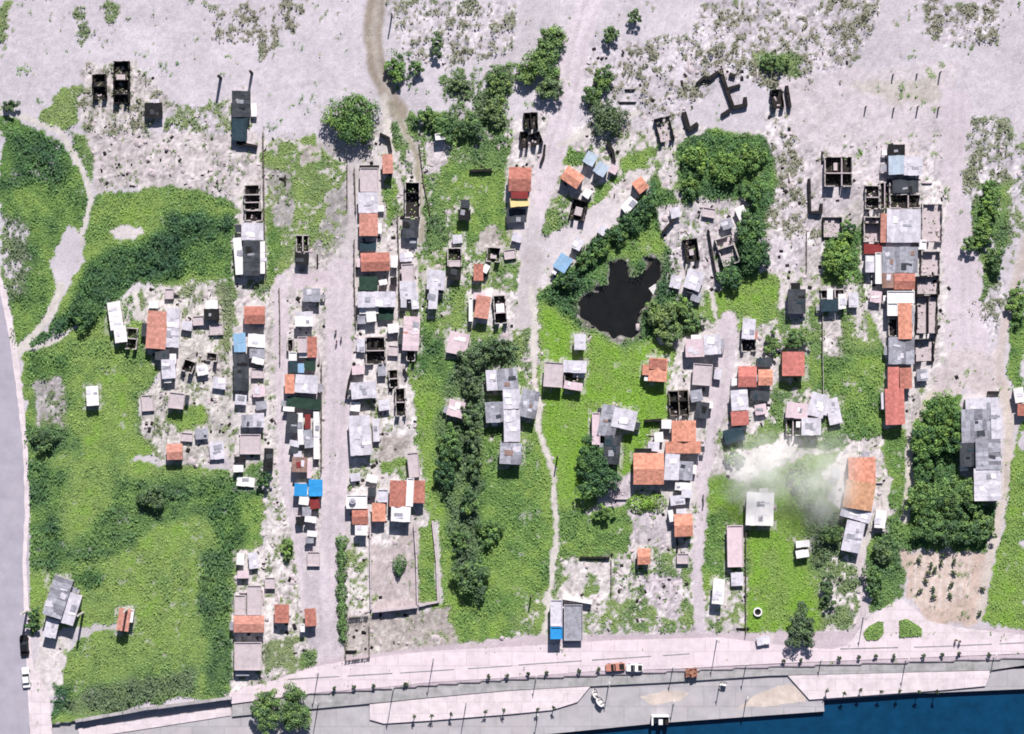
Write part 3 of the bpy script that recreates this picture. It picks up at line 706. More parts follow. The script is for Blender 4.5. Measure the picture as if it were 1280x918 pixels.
def tree(label, px, py, rx, ry, h, lu, dr=0., group=None, name='tree', cat='tree', rot=0, leaf=.42):
    if h > 3: h *= .56
    if cat == 'tree': lu = max(0,lu-.10+random.uniform(-.05,.05)); rx *= 1.06; ry *= 1.06
    rx*=S; ry*=S; X,Y = lift(px,py,h*.7)
    r = root(name, label, cat, (X,Y,0), math.radians(rot), group)
    area = rx*ry; n = int(min(9000, 320+area*290)); rz = min(h*.38, max(rx,ry)*.9)
    lumps = int(max(10, min(95, 10+area*2.8)))
    P,D = crown_points(rx,ry,rz,n,lumps); P[:,2] += h-rz
    P[:,2] = np.maximum(P[:,2], .15)
    co,q = leaf_cloud(P, RNG.uniform(.6,1.25,len(P))*leaf, .55, dirs=D)
    lum = np.repeat(np.clip(RNG.normal(lu,.16,lumps),0,1), len(P)//lumps)
    c = foliage_obj('crown', co, q, np.clip(lum+RNG.normal(0,.05,len(P)),0,1), np.full(len(P),dr), r)
    m = MB(); tr = .05+.022*h; m.tube((0,0,-.3),(0,0,h-rz),tr*1.3,tr*.8)
    for k in range(5):
        a = k*1.3+RNG.random(); m.tube((0,0,(h-rz)*.8),(rx*.55*math.cos(a),ry*.55*math.sin(a),h-rz*.5),tr*.6,tr*.2,6)
    m.build('trunk','bark',r); return r
def hedge(label, pts, w, h, lu, dr=0., name='hedge', cat='hedge'):
    P=[];D=[]
    X,Y = gx(pts[0][0]),gy(pts[0][1])
    for i in range(len(pts)-1):
        a = np.array([gx(pts[i][0])-X,gy(pts[i][1])-Y]); b = np.array([gx(pts[i+1][0])-X,gy(pts[i+1][1])-Y]); L = np.linalg.norm(b-a)
        n = int(L*w*S*80); t = RNG.random((n,1)); d = RNG.normal(size=(n,3)); d[:,2]=np.abs(d[:,2]); d/=np.linalg.norm(d,axis=1,keepdims=True)
        wob = (1+.45*np.sin(t*L*1.7+i))
        P.append(np.concatenate([a+(b-a)*t, np.zeros((n,1))],1)+d*np.concatenate([w*S/2*wob,w*S/2*wob,h*.8*np.ones((n,1))],1)); D.append(d)
    P=np.concatenate(P);D=np.concatenate(D); P[:,2]=np.maximum(P[:,2],.1)
    co,q = leaf_cloud(P, RNG.uniform(.25,.5,len(P)), .5, dirs=D)
    o = foliage_obj(name, co, q, np.clip(RNG.normal(lu,.1,len(P)),0,1), np.full(len(P),dr)); o.location=(X,Y,0)
    return tag(o,label,cat)
def lamp_post(label, px, py, h, group):
    r = root('street_lamp', label, 'street lamp', (gx(px),gy(py),0), 0, group)
    m = MB(); m.tube((0,0,-.6),(0,0,h),.13,.07); m.build('pole','metal',r)
    m = MB(); m.tube((0,0,h-.1),(0,.9,h+.2),.04,.03); m.build('arm','metal',r)
    m = MB(); m.box(-.1,.8,h+.17,.1,1.25,h+.27); m.build('lamp_head','lamp',r); return r
def post(label, px, py, h, r_=.14, group=None, mat='wood', name='wooden_post', cat='post', tip=(0,0)):
    m = MB(); m.tube((0,0,-.3),(tip[0]*S,-tip[1]*S,h),r_,r_*.8); return tag(m.build(name,mat,None,(gx(px),gy(py),0)),label,cat,group)
def car(label, px, py, rz, paint, L=4.4, W=1.8, pickup=False):
    r = root('parked_car', label, 'car', (gx(px),gy(py),0), rz)
    b = MB(); h=L/2; w=W/2     # body: lofted cross-sections along y
    secs = [(-h,.45,.62,.80),(-h+.12,.3,.78,.92),(-h*.55,.26,.84,1.0),(0,.26,.86,1.0),(h*.5,.26,.84,.98),(h-.15,.3,.74,.9),(h,.45,.60,.78)]
    vs=[];fs=[]
    for y,z0,z1,k in secs:
        vs += [(-w*k,y,z0),(w*k,y,z0),(w*k,y,z1-.12),(w*k*.9,y,z1),(-w*k*.9,y,z1),(-w*k,y,z1-.12)]
    for i in range(len(secs)-1):
        for j in range(6): fs.append((i*6+j,i*6+(j+1)%6,(i+1)*6+(j+1)%6,(i+1)*6+j))
    fs += [tuple(range(6))[::-1], tuple(range((len(secs)-1)*6,len(secs)*6))]
    b.add(vs,fs); b.build('body',paint,r)
    c = MB(); y0,y1 = (-.1,h*.45) if pickup else (-h*.62,h*.38)
    c.add([(-w*.84,y0,.84),(w*.84,y0,.84),(w*.84,y1,.84),(-w*.84,y1,.84),(-w*.7,y0+.35,1.34),(w*.7,y0+.35,1.34),(w*.7,y1-.6,1.34),(-w*.7,y1-.6,1.34)],[(0,1,5,4),(1,2,6,5),(2,3,7,6),(3,0,4,7)])
    c.build('window','glass',r)
    c = MB(); c.box(-w*.71,y0+.34,1.343,w*.71,y1-.59,1.42); c.build('roof_panel',paint,r)
    if pickup:
        c = MB(); c.box(-w*.75,-h+.2,.80,w*.75,-.15,.845); c.build('cargo_bed','rubber',r)
    for sx in (-1,1):
        for yy in (-h*.62,h*.62):
            t = MB(); t.tube((sx*(w-.12),yy,.32),(sx*(w+.06),yy,.32),.32,.32,14); t.build('wheel','rubber',r)
    return r
def person(label, px, py, rz, shirt, trousers, group):
    r = root('person', label, 'person', (gx(px),gy(py),0), rz, group)
    def skinmesh(name, V, E, R, mat):
        me = bpy.data.meshes.new(name); me.from_pydata(V,E,[]); o = bpy.data.objects.new(name,me); COL.objects.link(o); o.parent = r
        md = o.modifiers.new('skin','SKIN')
        for i,d in enumerate(me.skin_vertices[0].data): d.radius = R[i]; d.use_root = (i==0)
        o.modifiers.new('sub','SUBSURF').levels = 1; me.materials.append(M[mat]); return o
    V=[(0,0,.92),(0,0,1.15),(0,0,1.38),(0,.0,1.50),(0,.02,1.64),(0,.02,1.72),(.19,0,1.40),(.27,.03,1.12),(.28,.14,.88),(.285,.18,.80),(-.19,0,1.40),(-.27,.0,1.12),(-.28,.1,.86),(-.285,.13,.78),
       (.1,0,.86),(.11,.03,.48),(.12,-.02,.09),(.12,.14,.05),(-.1,0,.86),(-.11,.06,.48),(-.12,.02,.09),(-.12,.18,.05)]
    E=[(0,1),(1,2),(2,3),(3,4),(4,5),(2,6),(6,7),(7,8),(8,9),(2,10),(10,11),(11,12),(12,13),(0,14),(14,15),(15,16),(16,17),(0,18),(18,19),(19,20),(20,21)]
    R=[(.15,.11),(.14,.10),(.16,.11),(.06,.06),(.10,.11),(.07,.08),(.07,.07),(.05,.05),(.035,.035),(.045,.025),(.07,.07),(.05,.05),(.035,.035),(.045,.025),(.10,.10),(.065,.065),(.045,.045),(.045,.035),(.10,.10),(.065,.065),(.045,.045),(.045,.035)]
    skinmesh('body',V,E,R,'skin')
    skinmesh('shirt',[V[0],V[1],V[2],V[6],(.23,.015,1.24),V[10],(-.23,0,1.24)],[(0,1),(1,2),(2,3),(3,4),(2,5),(5,6)],[(.175,.135),(.165,.125),(.185,.135),(.09,.09),(.075,.075),(.09,.09),(.075,.075)],shirt)
    skinmesh('trousers',[(0,0,.9),V[14],V[15],(.12,-.015,.14),V[18],V[19],(-.12,.025,.14)],[(0,1),(1,2),(2,3),(0,4),(4,5),(5,6)],[(.165,.13),(.12,.12),(.085,.085),(.065,.065),(.12,.12),(.085,.085),(.065,.065)],trousers)
    m = MB(); m.lathe([(.085,1.66),(.118,1.70),(.115,1.77),(.08,1.82),(.02,1.84)],12,(0,.0,0)); m.build('hair','hair',r,smooth=True)
    return r
# ------------------------------------------------------------------ houses (photo pixels -> ground), north to south inside each cluster
H = house; R = ruin
# --- far west plots
H('long white sheet-roofed shed at the west edge of the rubble plots',[(136,378,152,412,8,'wh',2.6,'gy'),(143,408,158,428,6,'wh',2.6,'s')],'shed','tin_roof_shed')
R('small dark roofless shell east of the long white shed',(158,410,172,437),-4,2.2,parts=[('y',.5,'cn')])
H('long faded pink tiled house beside a lavender slab, in the western rubble plots',[(183,389,208,436,-4,'pk',3.2,'gy'),(208,386,224,434,-2,'wl',2.8,'s'),(194,437,212,450,0,'dg',2.4,'s')])
H('pale zinc shack with a stepped roof just south of the long pink tiled house',[(202,450,219,473,2,'wl',2.7,'s'),(212,443,220,455,0,'wh',2.4,'s')],'shack')
H('black tar-roofed shed with white lean-to below the dark hedge line',[(255,386,274,400,2,'bk',2.3,'s'),(257,376,272,386,0,'wh',2.4,'s')],'shed','tar_roof_shed')
R('dark L-shaped shell between rubble heaps, south-east of the pink tiled house',(228,450,243,466),-18,2.2)
R('tiny black shell roofless on pale rubble, west of the blue-roofed shack',(258,441,272,452),-5,2.0)
H('small pale slab hut at the edge of a lime grass patch',[(211,491,230,511,-6,'cn',2.4,'f')],'hut')
H('small white hut alone in the bright green western field',[(108,483,123,507,3,'wh',2.6,'gy')],'hut','tin_roof_hut')
H('square dusty red roofed hut at the south tip of the rubble plots',[(208,555,228,575,2,'pk',2.8,'gx')],'hut')
H('pale grey shed on whitish rubble east of the dusty red hut',[(262,552,280,574,4,'wl',1.2,'s')],'shed','low_tin_shed')
H('grey two-pitch building at an angle beside the wide highway, with a pale wing',[(60,722,84,772,-18,'gr',4.2,'gy'),(80,742,97,781,-18,'wl',3.4,'s'),(56,774,72,797,-14,'wl',2.6,'s')],'building','roadside_building')
H('tiny red-roofed hut at the end of a pale path in the southwest field',[(147,761,162,789,-8,'pk',3.4,'gy'),(160,762,167,778,-8,'wh',2.6,'f')],'hut')
# --- north-west ruins
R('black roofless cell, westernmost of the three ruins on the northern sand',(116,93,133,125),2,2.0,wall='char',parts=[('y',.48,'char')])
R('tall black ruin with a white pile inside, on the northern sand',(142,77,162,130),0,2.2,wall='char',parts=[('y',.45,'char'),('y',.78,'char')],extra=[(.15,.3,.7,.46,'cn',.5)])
H('small black tar-roofed shed on the sand south-east of the black ruins',[(181,129,203,148,2,'bk',2.0,'s')],'shed','tar_roof_shed')
H('dark slate sheet building with teal rear yard on the northern sand',[(290,114,313,146,0,'dg',2.6,'gy'),(290,147,309,176,-2,'tl',2.2,'s')],'building','dark_sheet_building')
# --- column west of the narrow lane (x 290-340)
R('dark shell in two cells beside the plot fence, north end of the west row',(305,231,325,263),1,2.2,parts=[('y',.4,'wall'),('y',.7,'cn')])
R('low dark cell directly behind the dark slate long house',(306,263,328,277),0,2.0)
H('dark slate long house with lavender front roof and white side walls',[(302,279,329,300,0,'wl',3.0,'s'),(304,301,325,344,0,'dg',2.9,'gy'),(293,298,303,343,4,'wh',2.5,'s'),(325,302,331,342,0,'wh',2.4,'s')],'house','sheet_roof_house')
R('black shell with white side wall standing alone in yellow grass',(370,294,386,316),0,2.3,parts=[('x',.55,'wall')],wall='wall')
H('black tar-roofed lean-to on the south side of the yellow grass shell',[(370,318,386,331,-3,'bk',2.0,'s')],'lean-to','tar_roof_shed')
H('red tiled house at the head of the narrow west lane',[(305,383,331,405,0,'rd',3.2,'gx')])
H('light blue sheet shack touching the green hillside',[(292,417,307,440,3,'lb',2.7,'s')],'shack')
H('white sheet shack squeezed between the red tiled house and the slate shack',[(310,418,331,434,-3,'wh',2.6,'s')],'shack')
H('dark slate long shack south of the light blue shack',[(292,443,311,488,0,'dg',2.7,'s')],'shack')
H('shack of shade-grey sheet with a bent white front sheet, east of the dark slate long shack',[(312,436,331,448,0,'gr',2.2,'s'),(315,448,330,455,-14,'wh',2.3,'s')],'shack')  # grey first section stands in for a shadowed strip of ground
H('half grey half white shack in the west row with a deep black shadow',[(302,519,316,534,0,'gr',2.5,'s'),(316,517,330,534,0,'wl',2.7,'s')],'shack')
H('black tar-roofed narrow shack next to a dark shrub on the west lane',[(330,561,341,588,-2,'bk',2.6,'gy')],'shack','tar_roof_shack')
H('pinkish concrete slab dwelling on the west row, beside the narrow black shack',[(300,543,326,568,0,'cn',1.1,'f')],'house')
H('white sheet hut at the foot of the west row above the big green field',[(292,582,304,590,0,'wh',2.2,'s'),(296,597,318,608,-6,'wh',.9,'s')],'hut','tin_roof_hut')
H('wide faded pink tiled house with pale rear rooms, lowest of the west row',[(292,770,330,791,0,'pk',3.0,'gx'),(293,744,307,769,0,'cn',1.4,'f'),(309,732,327,769,0,'cn',1.6,'f')])
H('lavender slab house with low roof south of the wide pink tiled house',[(293,803,327,838,0,'cn',2.2,'f')],'house')
H('small square brown-red tiled hut above a green patch near the promenade',[(343,756,361,779,0,'rd',2.8,'gy')],'hut')
H('small brown-red hut leaning on a white wall at the lane foot',[(381,761,395,783,4,'rd',2.8,'gy'),(376,780,381,790,0,'wh',2.0,'f')],'hut')
# --- row between the two lanes (x 350-402)
H('grey zinc hut framed in black at the north end of the middle row',[(379,361,400,377,0,'gr',2.7,'s')],'hut')
H('white awning-roofed shack below the grey framed hut',[(369,396,391,408,0,'wh',2.7,'s'),(371,390,391,396,0,'wl',2.2,'s')],'shack')
H('half pink half red tiled house facing the broad lane',[(384,421,396,447,0,'rd',3.0,'gy'),(372,421,384,441,0,'cn',2.9,'f'),(374,441,384,447,0,'wh',2.2,'s')])
R('narrow roofless white-walled room west of the half red house',(359,424,367,440),0,2.0)
H('white square hut with low flat top in the middle row, west side',[(361,440,371,451,0,'wh',2.2,'f')],'hut')
H('dark blue-grey shack in the middle row behind the half red house',[(361,452,372,466,0,'tl',2.4,'s'),(367,455,380,466,0,'lb',2.2,'s'),(381,452,394,463,0,'gn',2.0,'s')],'shack')
H('house half orange tile and half white zinc with a shadowed south front',[(369,469,397,491,-4,'wl',3.1,'s'),(356,468,368,492,0,'or',3.0,'gy')],'house')
H('dark green tarpaulin shelter across the middle row',[(358,498,401,511,-6,'gn',2.0,'s'),(354,509,368,514,-6,'wh',2.0,'s')],'shelter','tarpaulin_shelter')
H('narrow dark slate shack south of the green tarpaulin shelter',[(358,517,372,541,-4,'dg',2.6,'s')],'shack')
H('small reddish sheet cabin between two white strips in the middle row',[(381,518,388,536,0,'dr',2.4,'s'),(372,517,379,556,2,'wh',2.3,'s'),(392,515,399,574,0,'wh',2.2,'s')],'cabin')
H('mottled grey junk shack with small sheets in the middle row',[(380,538,391,560,6,'gr',2.3,'s'),(362,551,374,558,-10,'wl',2.0,'s')],'shack')
H('brown rusty shack in a black frame, just north of the blue tarpaulins',[(365,572,384,590,-2,'rs',2.5,'gx'),(384,576,389,598,0,'pw',2.0,'s')],'shack','rusty_sheet_shack')
H('shack under two bright blue tarpaulins beside the broad lane',[(386,600,403,620,0,'bl',2.9,'gy'),(368,605,384,620,-3,'bl',2.7,'s'),(374,621,386,631,-8,'wh',2.4,'s')],'shack','tarpaulin_shack')
H('dark red sheet lean-to south of the blue tarpaulins',[(387,622,399,636,8,'dr',2.2,'s'),(378,634,389,645,0,'gr',2.0,'s')],'lean-to','sheet_lean_to')
H('little white shack with black south side, second from the row end',[(381,646,395,653,-6,'wh',2.6,'s')],'shack')
H('last little shack of the middle row, white front and grey back',[(384,664,396,671,-6,'wh',2.2,'s'),(382,672,392,679,0,'gr',1.8,'s')],'shack')
# --- row east of the broad lane (x 436-530)
H('small pinkish red roof at the head of the east row by the brown track',[(478,193,491,217,2,'pk',3.4,'gy')])
H('long whitish sheet roof yard house north of the pink tiled house',[(450,210,473,240,0,'cn',2.3,'f'),(448,241,472,266,1,'wl',2.4,'s')],'house','sheet_roof_house')
H('pink tiled square house on the broad lane with greenish shadowed yard',[(449,267,472,295,0,'pk',3.4,'gy'),(450,303,470,313,0,'tl',1.6,'s')])  # low teal sheet paints the greenish shadow south of the house
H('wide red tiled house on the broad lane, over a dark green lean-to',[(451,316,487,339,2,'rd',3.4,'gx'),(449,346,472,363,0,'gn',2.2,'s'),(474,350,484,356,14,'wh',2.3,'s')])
H('wide pale zinc patched roof south of the wide red tiled house',[(447,365,494,384,1,'wl',3.0,'s')],'shack')
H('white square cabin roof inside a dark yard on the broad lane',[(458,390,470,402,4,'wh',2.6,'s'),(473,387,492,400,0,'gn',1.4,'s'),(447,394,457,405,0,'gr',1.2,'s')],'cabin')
H('worn pale concrete roof and patched zinc, second strip east of the lane',[(502,330,518,352,3,'cn',2.4,'f'),(500,352,520,374,2,'wl',2.6,'s'),(501,374,508,384,0,'wl',2.3,'s'),(514,366,523,386,6,'wl',2.3,'s')],'shack')
R('two black rooms split by a white wall, in the pale yard on the lane',(457,421,482,456),1,2.4,parts=[('y',.5,'cn')])
H('pinkish white long roof with a brown stripe at the green edge',[(504,396,524,438,-3,'pw',3.0,'gy'),(504,415,510,433,0,'pk',2.9,'s')],'shack')
R('small black shell at the south foot of the pinkish white long roof',(508,435,519,452),-2,2.2)
R('two tiny black cells among weeds behind the lane yards',(486,462,498,485),4,2.0,parts=[('y',.5,'cn')])
R('white-walled roofless house with two dark rooms at the green edge',(494,485,507,521),2,2.3,parts=[('y',.5,'cn')])
H('lavender zinc roof with dark patches and a black south porch',[(439,478,470,498,4,'wl',3.0,'s')],'shack')
H('long lavender zinc roof on the broad lane above a weedy yard',[(437,520,463,569,3,'wl',3.2,'s')],'shack')
H('narrow pale slab roof beside the lime green strip',[(510,566,524,597,6,'cn',2.2,'f')],'hut')
H('red-brown tiled house with white porch and white side strip',[(487,601,508,634,-2,'rd',3.5,'gy'),(489,634,513,652,-2,'wh',3.2,'s'),(508,598,517,633,-3,'wh',3.0,'f')])
H('narrow red tiled house at the east end, nearest the lime green strip',[(516,601,531,629,-1,'rd',3.0,'gy')])
H('orange tiled cabin with a pale front room, between white walls',[(465,629,482,652,0,'or',2.9,'gy'),(472,612,485,628,0,'wl',2.7,'f')])
H('white roofed house with a round lavender water tank on top',[(433,619,459,636,0,'wh',2.7,'f')],'house','flat_roof_house')
H('brown-red tiled house with a little white porch on the broad lane',[(440,636,460,656,0,'rd',2.9,'gx'),(444,657,459,669,0,'wh',2.7,'s')])
# --- north-centre
H('tiny white box hut at the top of a lavender slab yard',[(544,167,556,175,6,'wh',2.2,'f')],'hut','box_hut')
R('tall green-floored roofless enclosure beside the ditch',(506,228,525,273),0,2.2,floor='soil_dark',parts=[('y',.3,'char')])
H('dark slate hut at the south end of the green-floored enclosure',[(503,275,523,297,0,'dg',2.5,'s')],'hut')
H('pair of small black sheds in the green plots west of the flagged house',[(573,263,588,275,0,'bk',2.4,'s'),(576,250,587,260,0,'dg',2.0,'s')],'shed','tar_roof_shed')
H('dark red house with a pink band and yellow awning facing the sandy track',[(636,209,664,239,-1,'rd',4.4,'gx'),(639,240,660,248,0,'dr',3.9,'s'),(638,248,661,258,5,'ye',3.3,'s'),(633,262,657,278,0,'dg',1.4,'s')])  # low dark slate section stands in for the shadow on the yard
H('L-shaped white zinc roof at the edge of the weedy ditch',[(534,338,556,362,-4,'wl',3.1,'s'),(536,362,547,386,-4,'wl',3.0,'s')],'shack')
R('black shell with white rear room, east of the L-shaped white roof',(559,310,577,334),0,2.4,parts=[('y',.68,'cn')],extra=[(0.1,.72,.9,.98,'cn',2.2)])
R('small black shell with a white heap inside, north of the pink hut',(608,309,625,328),-4,2.3,extra=[(.3,.45,.75,.75,'cn',.8)])
H('narrow red tiled hut beside a white sheet in the weedy plots',[(592,330,604,351,0,'rd',3.0,'gy'),(604,331,611,341,-30,'wh',2.2,'s')],'hut')
H('pinkish hut with white L-shaped walls below the narrow red hut',[(594,370,612,398,-8,'pk',3.1,'gy'),(586,372,591,402,0,'wh',2.0,'f'),(592,366,606,374,0,'pw',2.6,'s')],'hut')
R('black roofless room with white inside, east of the pinkish hut',(617,369,633,405),4,2.4,parts=[('y',.62,'cn')],extra=[(.2,.3,.85,.6,'wh',1.8)])
H('torn white tarpaulin sheet roof at the edge of the dark grove',[(560,416,585,443,-12,'pw',2.0,'s')],'shelter','tarpaulin_shelter')
H('small pinkish white roof between the lime strip and dark trees',[(560,501,580,521,-14,'pw',2.6,'s')],'hut','tin_roof_hut')
H('sprawling grey zinc compound with stepped wings in the central green',[(622,461,647,487,6,'gr',3.3,'gx'),(608,463,622,488,4,'wl',3.0,'s'),(629,487,650,511,2,'wl',3.2,'s'),(650,488,672,522,-12,'gr',3.3,'s'),(607,503,630,528,4,'gr',2.9,'s'),(630,513,650,552,1,'wl',3.0,'s'),(625,554,652,580,-2,'gr',3.1,'gy')],'compound','zinc_compound')
# --- centre
H('pale house with an open dark court, alone by the white central footpath',[(680,453,704,484,-4,'cn',2.7,'f'),(704,451,733,466,-2,'wl',2.9,'s'),(705,478,728,487,-10,'pw',2.4,'s')],'house')
R('dark court room in the pale house by the central footpath',(705,466,722,477),-2,2.2)
H('small white hut on the bank just below the pond',[(718,418,732,437,0,'wl',2.7,'s')],'hut','tin_roof_hut')
H('irregular grey zinc house with a long dark grey tail roof in the lime field',[(750,507,772,546,-12,'gr',3.0,'s'),(766,512,795,536,-12,'wl',3.1,'s'),(755,545,775,580,-4,'dg',2.6,'s'),(740,516,750,556,0,'pw',2.3,'f')],'house','sheet_roof_house')
H('stepped red and orange tiled house in the lime field west of the pale yards',[(811,448,834,477,-3,'or',3.2,'gy'),(803,456,812,469,-3,'or',2.9,'s'),(812,449,833,462,-3,'rd',3.3,'s')])
H('twin white roofs side by side at the lane head',[(857,424,880,446,2,'pw',2.9,'s'),(880,419,901,443,4,'wl',3.0,'s')],'house','sheet_roof_house')
H('wide pale concrete house roof south of the twin white roofs',[(866,455,890,482,-4,'cn',2.2,'f')])
H('grey patchwork shack at the top of the lane with a red corner',[(928,399,944,424,-4,'wl',2.7,'s'),(940,414,947,424,0,'pk',2.4,'s')],'shack')
R('dark walled box standing in for the shadow below the grey patchwork shack at the lane top',(926,424,945,440),4,1.8)  # dark box added where only the shack's shadow falls
H('salmon red hipped house on the lane, next to an orange twin',[(923,458,946,484,0,'br',3.1,'gx')])
H('orange tiled small house east of the salmon red lane house',[(948,462,966,482,0,'or',3.0,'gx')])
H('bright red square roof alone with green around it',[(978,440,1006,470,0,'br',3.4,'gy')])
H('dark shed behind the orange tiled small house, shaded by shrubs',[(946,448,965,458,0,'dg',1.8,'s')],'shed','dark_sheet_shed')
H('low dark slate shelter in front of the two lane houses',[(938,489,962,500,-6,'dg',1.8,'s')],'shelter','sheet_shelter')
H('white zinc roof with clipped corners east of the lane',[(914,488,935,513,4,'wl',3.0,'gy')],'shack')
H('red sheet house with grey-teal scrap lean-to east of the lane',[(914,514,936,532,4,'br',2.8,'s'),(905,536,930,553,14,'tl',1.8,'s')],'house')
R('half-ruined dark rooms with pale wall stubs west of the lane',(836,488,861,520),3,2.2,parts=[('y',.42,'char'),('x',.5,'wood')],wall='wood')
H('scrap-roofed dark shack with white corner sheet at the lane edge',[(870,503,886,523,-6,'dg',2.3,'s'),(863,488,878,502,10,'gr',2.2,'s'),(880,503,891,510,0,'wh',2.1,'s')],'shack')
H('large double-stepped orange tiled house west of the lane',[(840,526,870,552,0,'or',3.5,'gy'),(832,552,876,567,0,'or',3.0,'s'),(827,525,839,536,0,'wh',2.4,'s')])
H('broad orange tiled hall roof with lavender zinc annex',[(792,567,830,606,0,'or',3.6,'gx'),(831,568,849,600,-3,'wl',2.8,'s'),(849,577,866,600,-4,'gr',2.5,'s')])
H('little white zinc house with a dark court south of the orange hall',[(844,604,864,613,-4,'wh',2.3,'s'),(852,612,865,622,-4,'wl',2.4,'s'),(838,620,856,631,6,'wl',2.2,'s')],'house','sheet_roof_house')
H('orange tiled cube house with a white north wall on the narrowing lane',[(843,643,866,671,2,'or',3.3,'gx'),(836,638,842,652,10,'wh',2.2,'s')])
H('small red-orange hut in the scrubby plots above the promenade',[(797,686,813,706,0,'or',3.0,'gx')],'hut')
H('low brown slab remnant roof by the southern lane',[(846,692,861,705,0,'cn',.8,'f')],'hut','low_slab_hut')
H('bright white leaning shed with hard black edge by the southern lane',[(891,724,905,755,-4,'wh',2.9,'s')],'shed','tin_roof_shed')
H('long pinkish slab roof in the green, south-west of the white tin house',[(909,657,929,709,1,'pw',2.2,'f')],'building','long_slab_building')
H('square white tin house under the edge of the smoke',[(933,616,967,657,-2,'wh',3.2,'s')],'house','tin_roof_house')
H('tiny white and black hut in the green south of the smoke',[(995,676,1012,684,6,'wh',2.3,'s'),(995,688,1011,697,10,'wh',2.0,'s')],'hut','tin_roof_hut')
H('half-collapsed pale zinc roofs in the eastern weeds',[(983,504,1010,523,-6,'pw',2.6,'s'),(1012,492,1032,521,-14,'wl',2.7,'s'),(1002,523,1026,544,0,'wl',2.9,'s'),(1034,498,1050,530,12,'wl',1.6,'s')],'house','sheet_roof_house')
R('black roofless end room of the half-collapsed pale roofs',(982,524,1000,545),0,2.0,parts=[('x',.5,'cn')])
H('large salmon and tan tiled house wrapped in smoke with white annexes',[(1061,572,1095,606,1,'or',4.0,'gy'),(1056,602,1093,637,-9,'tn',4.1,'gy'),(1052,628,1090,650,-16,'wl',3.0,'s'),(1055,652,1078,690,-12,'wl',2.6,'s'),(1094,638,1107,660,-6,'wh',2.4,'s')])
# --- blue and white house by the promenade
H('long white roof with a bright blue end at the promenade edge',[(688,750,703,783,0,'wl',3.0,'f'),(688,784,703,799,0,'bl',3.1,'f')],'house','flat_roof_house')
H('grey-lavender slab roof beside the blue-ended house',[(705,756,728,801,0,'gr',1.6,'f')],'building','slab_roof_building')
# --- sandy track houses north of the pond
H('orange tiled house set diagonally beside the sandy track',[(703,212,728,231,-34,'or',3.4,'gx')])
H('rounded pale grey-blue sheet hut behind the diagonal orange house',[(731,191,745,206,-30,'pb',2.6,'s')],'hut')
H('square pale blue hut on the lower side of the pair above the black ring ruin',[(744,204,759,219,-34,'pb',2.8,'s')],'hut')
R('black ring-walled ruin with white heap south of the diagonal orange house',(713,250,733,276),-14,2.2,wall='char',extra=[(.3,.35,.75,.75,'cn',1.2)])
H('small diagonal orange roof above the dark thicket',[(793,223,808,240,38,'or',3.4,'gx')],'hut')
H('white diagonal roof strip west of the small orange roof',[(780,247,792,266,-42,'wh',2.4,'s')],'shed','tin_roof_shed')
H('striped light blue roof hut above the dark thicket near the pond',[(695,319,712,339,-34,'lb',2.7,'s')],'hut')
H('pale lavender leaning roof on the sandy ground north of the striped blue hut',[(716,298,728,312,-28,'wl',2.2,'s')],'hut','tin_roof_hut')
H('white hipped roof at the edge of the grey rubble plot, east of the pond',[(857,338,878,362,-18,'wl',2.6,'s')],'hut','tin_roof_hut')
R('black ring ruin with a white centre on the grey rubble plot',(855,299,873,328),8,2.0,wall='char',extra=[(.35,.45,.65,.7,'cn',1.0)])
R('pale roofless house with black walls on the grey rubble plot',(898,296,920,332),18,2.0,wall='wall',floor='cn',parts=[('y',.35,'wall')])
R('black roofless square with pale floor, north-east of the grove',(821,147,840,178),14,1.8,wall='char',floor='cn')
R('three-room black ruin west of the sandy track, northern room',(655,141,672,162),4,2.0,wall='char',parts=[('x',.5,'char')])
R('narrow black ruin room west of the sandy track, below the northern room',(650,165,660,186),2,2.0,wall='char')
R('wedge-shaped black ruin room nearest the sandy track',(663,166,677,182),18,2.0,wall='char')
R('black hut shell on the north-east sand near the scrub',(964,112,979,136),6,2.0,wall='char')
# --- north-east terrace row
R('big black roofless house with white partitions on the north-east sand',(1030,196,1065,234),0,2.5,parts=[('y',.55,'cn'),('x',.62,'cn')],extra=[(.35,.2,.48,.45,'cn',1.0)])
H('black tar-roofed shed at the north end of the eastern row',[(1110,181,1131,194,0,'bk',2.2,'s')],'shed','tar_roof_shed')
H('white and lavender roof above a dark court at the head of the eastern row',[(1111,195,1130,218,1,'pb',3.4,'s'),(1130,196,1153,219,0,'wl',3.3,'s'),(1116,224,1148,241,0,'dg',2.0,'s')],'house','tin_roof_house')
R('row of small black cells on the west side of the eastern row, upper group',(1081,232,1099,262),0,2.0,parts=[('y',.5,'cn')])
R('thin black cell strip next to the pink edged lavender roof',(1099,228,1112,262),0,2.0,parts=[('x',.5,'cn')],wall='wall')
R('wide brown-floored roofless room north of the large lavender roof',(1112,243,1150,261),0,2.0,parts=[('x',.6,'cn')])
H('large lavender roof with a pink edge stripe in the eastern row',[(1109,262,1151,303,0,'wl',3.2,'s'),(1101,267,1109,303,0,'pk',3.1,'s')],'house','tin_roof_house')
R('small room with black north wall and pale floor, west of the pink stripe',(1079,271,1101,303),0,2.3,floor='cn',parts=[('y',.28,'char')])
R('pale walled yard east of the large lavender roof',(1152,255,1178,303),0,2.0,floor='cn',wall='wall')
H('low dark red-brown sheet below the pale-floored room',[(1080,305,1103,317,0,'dr',1.6,'s')],'lean-to','sheet_lean_to')
H('narrow lavender hut west of the blue-grey streaked roof',[(1082,320,1093,340,0,'wl',2.7,'s')],'hut','tin_roof_hut')
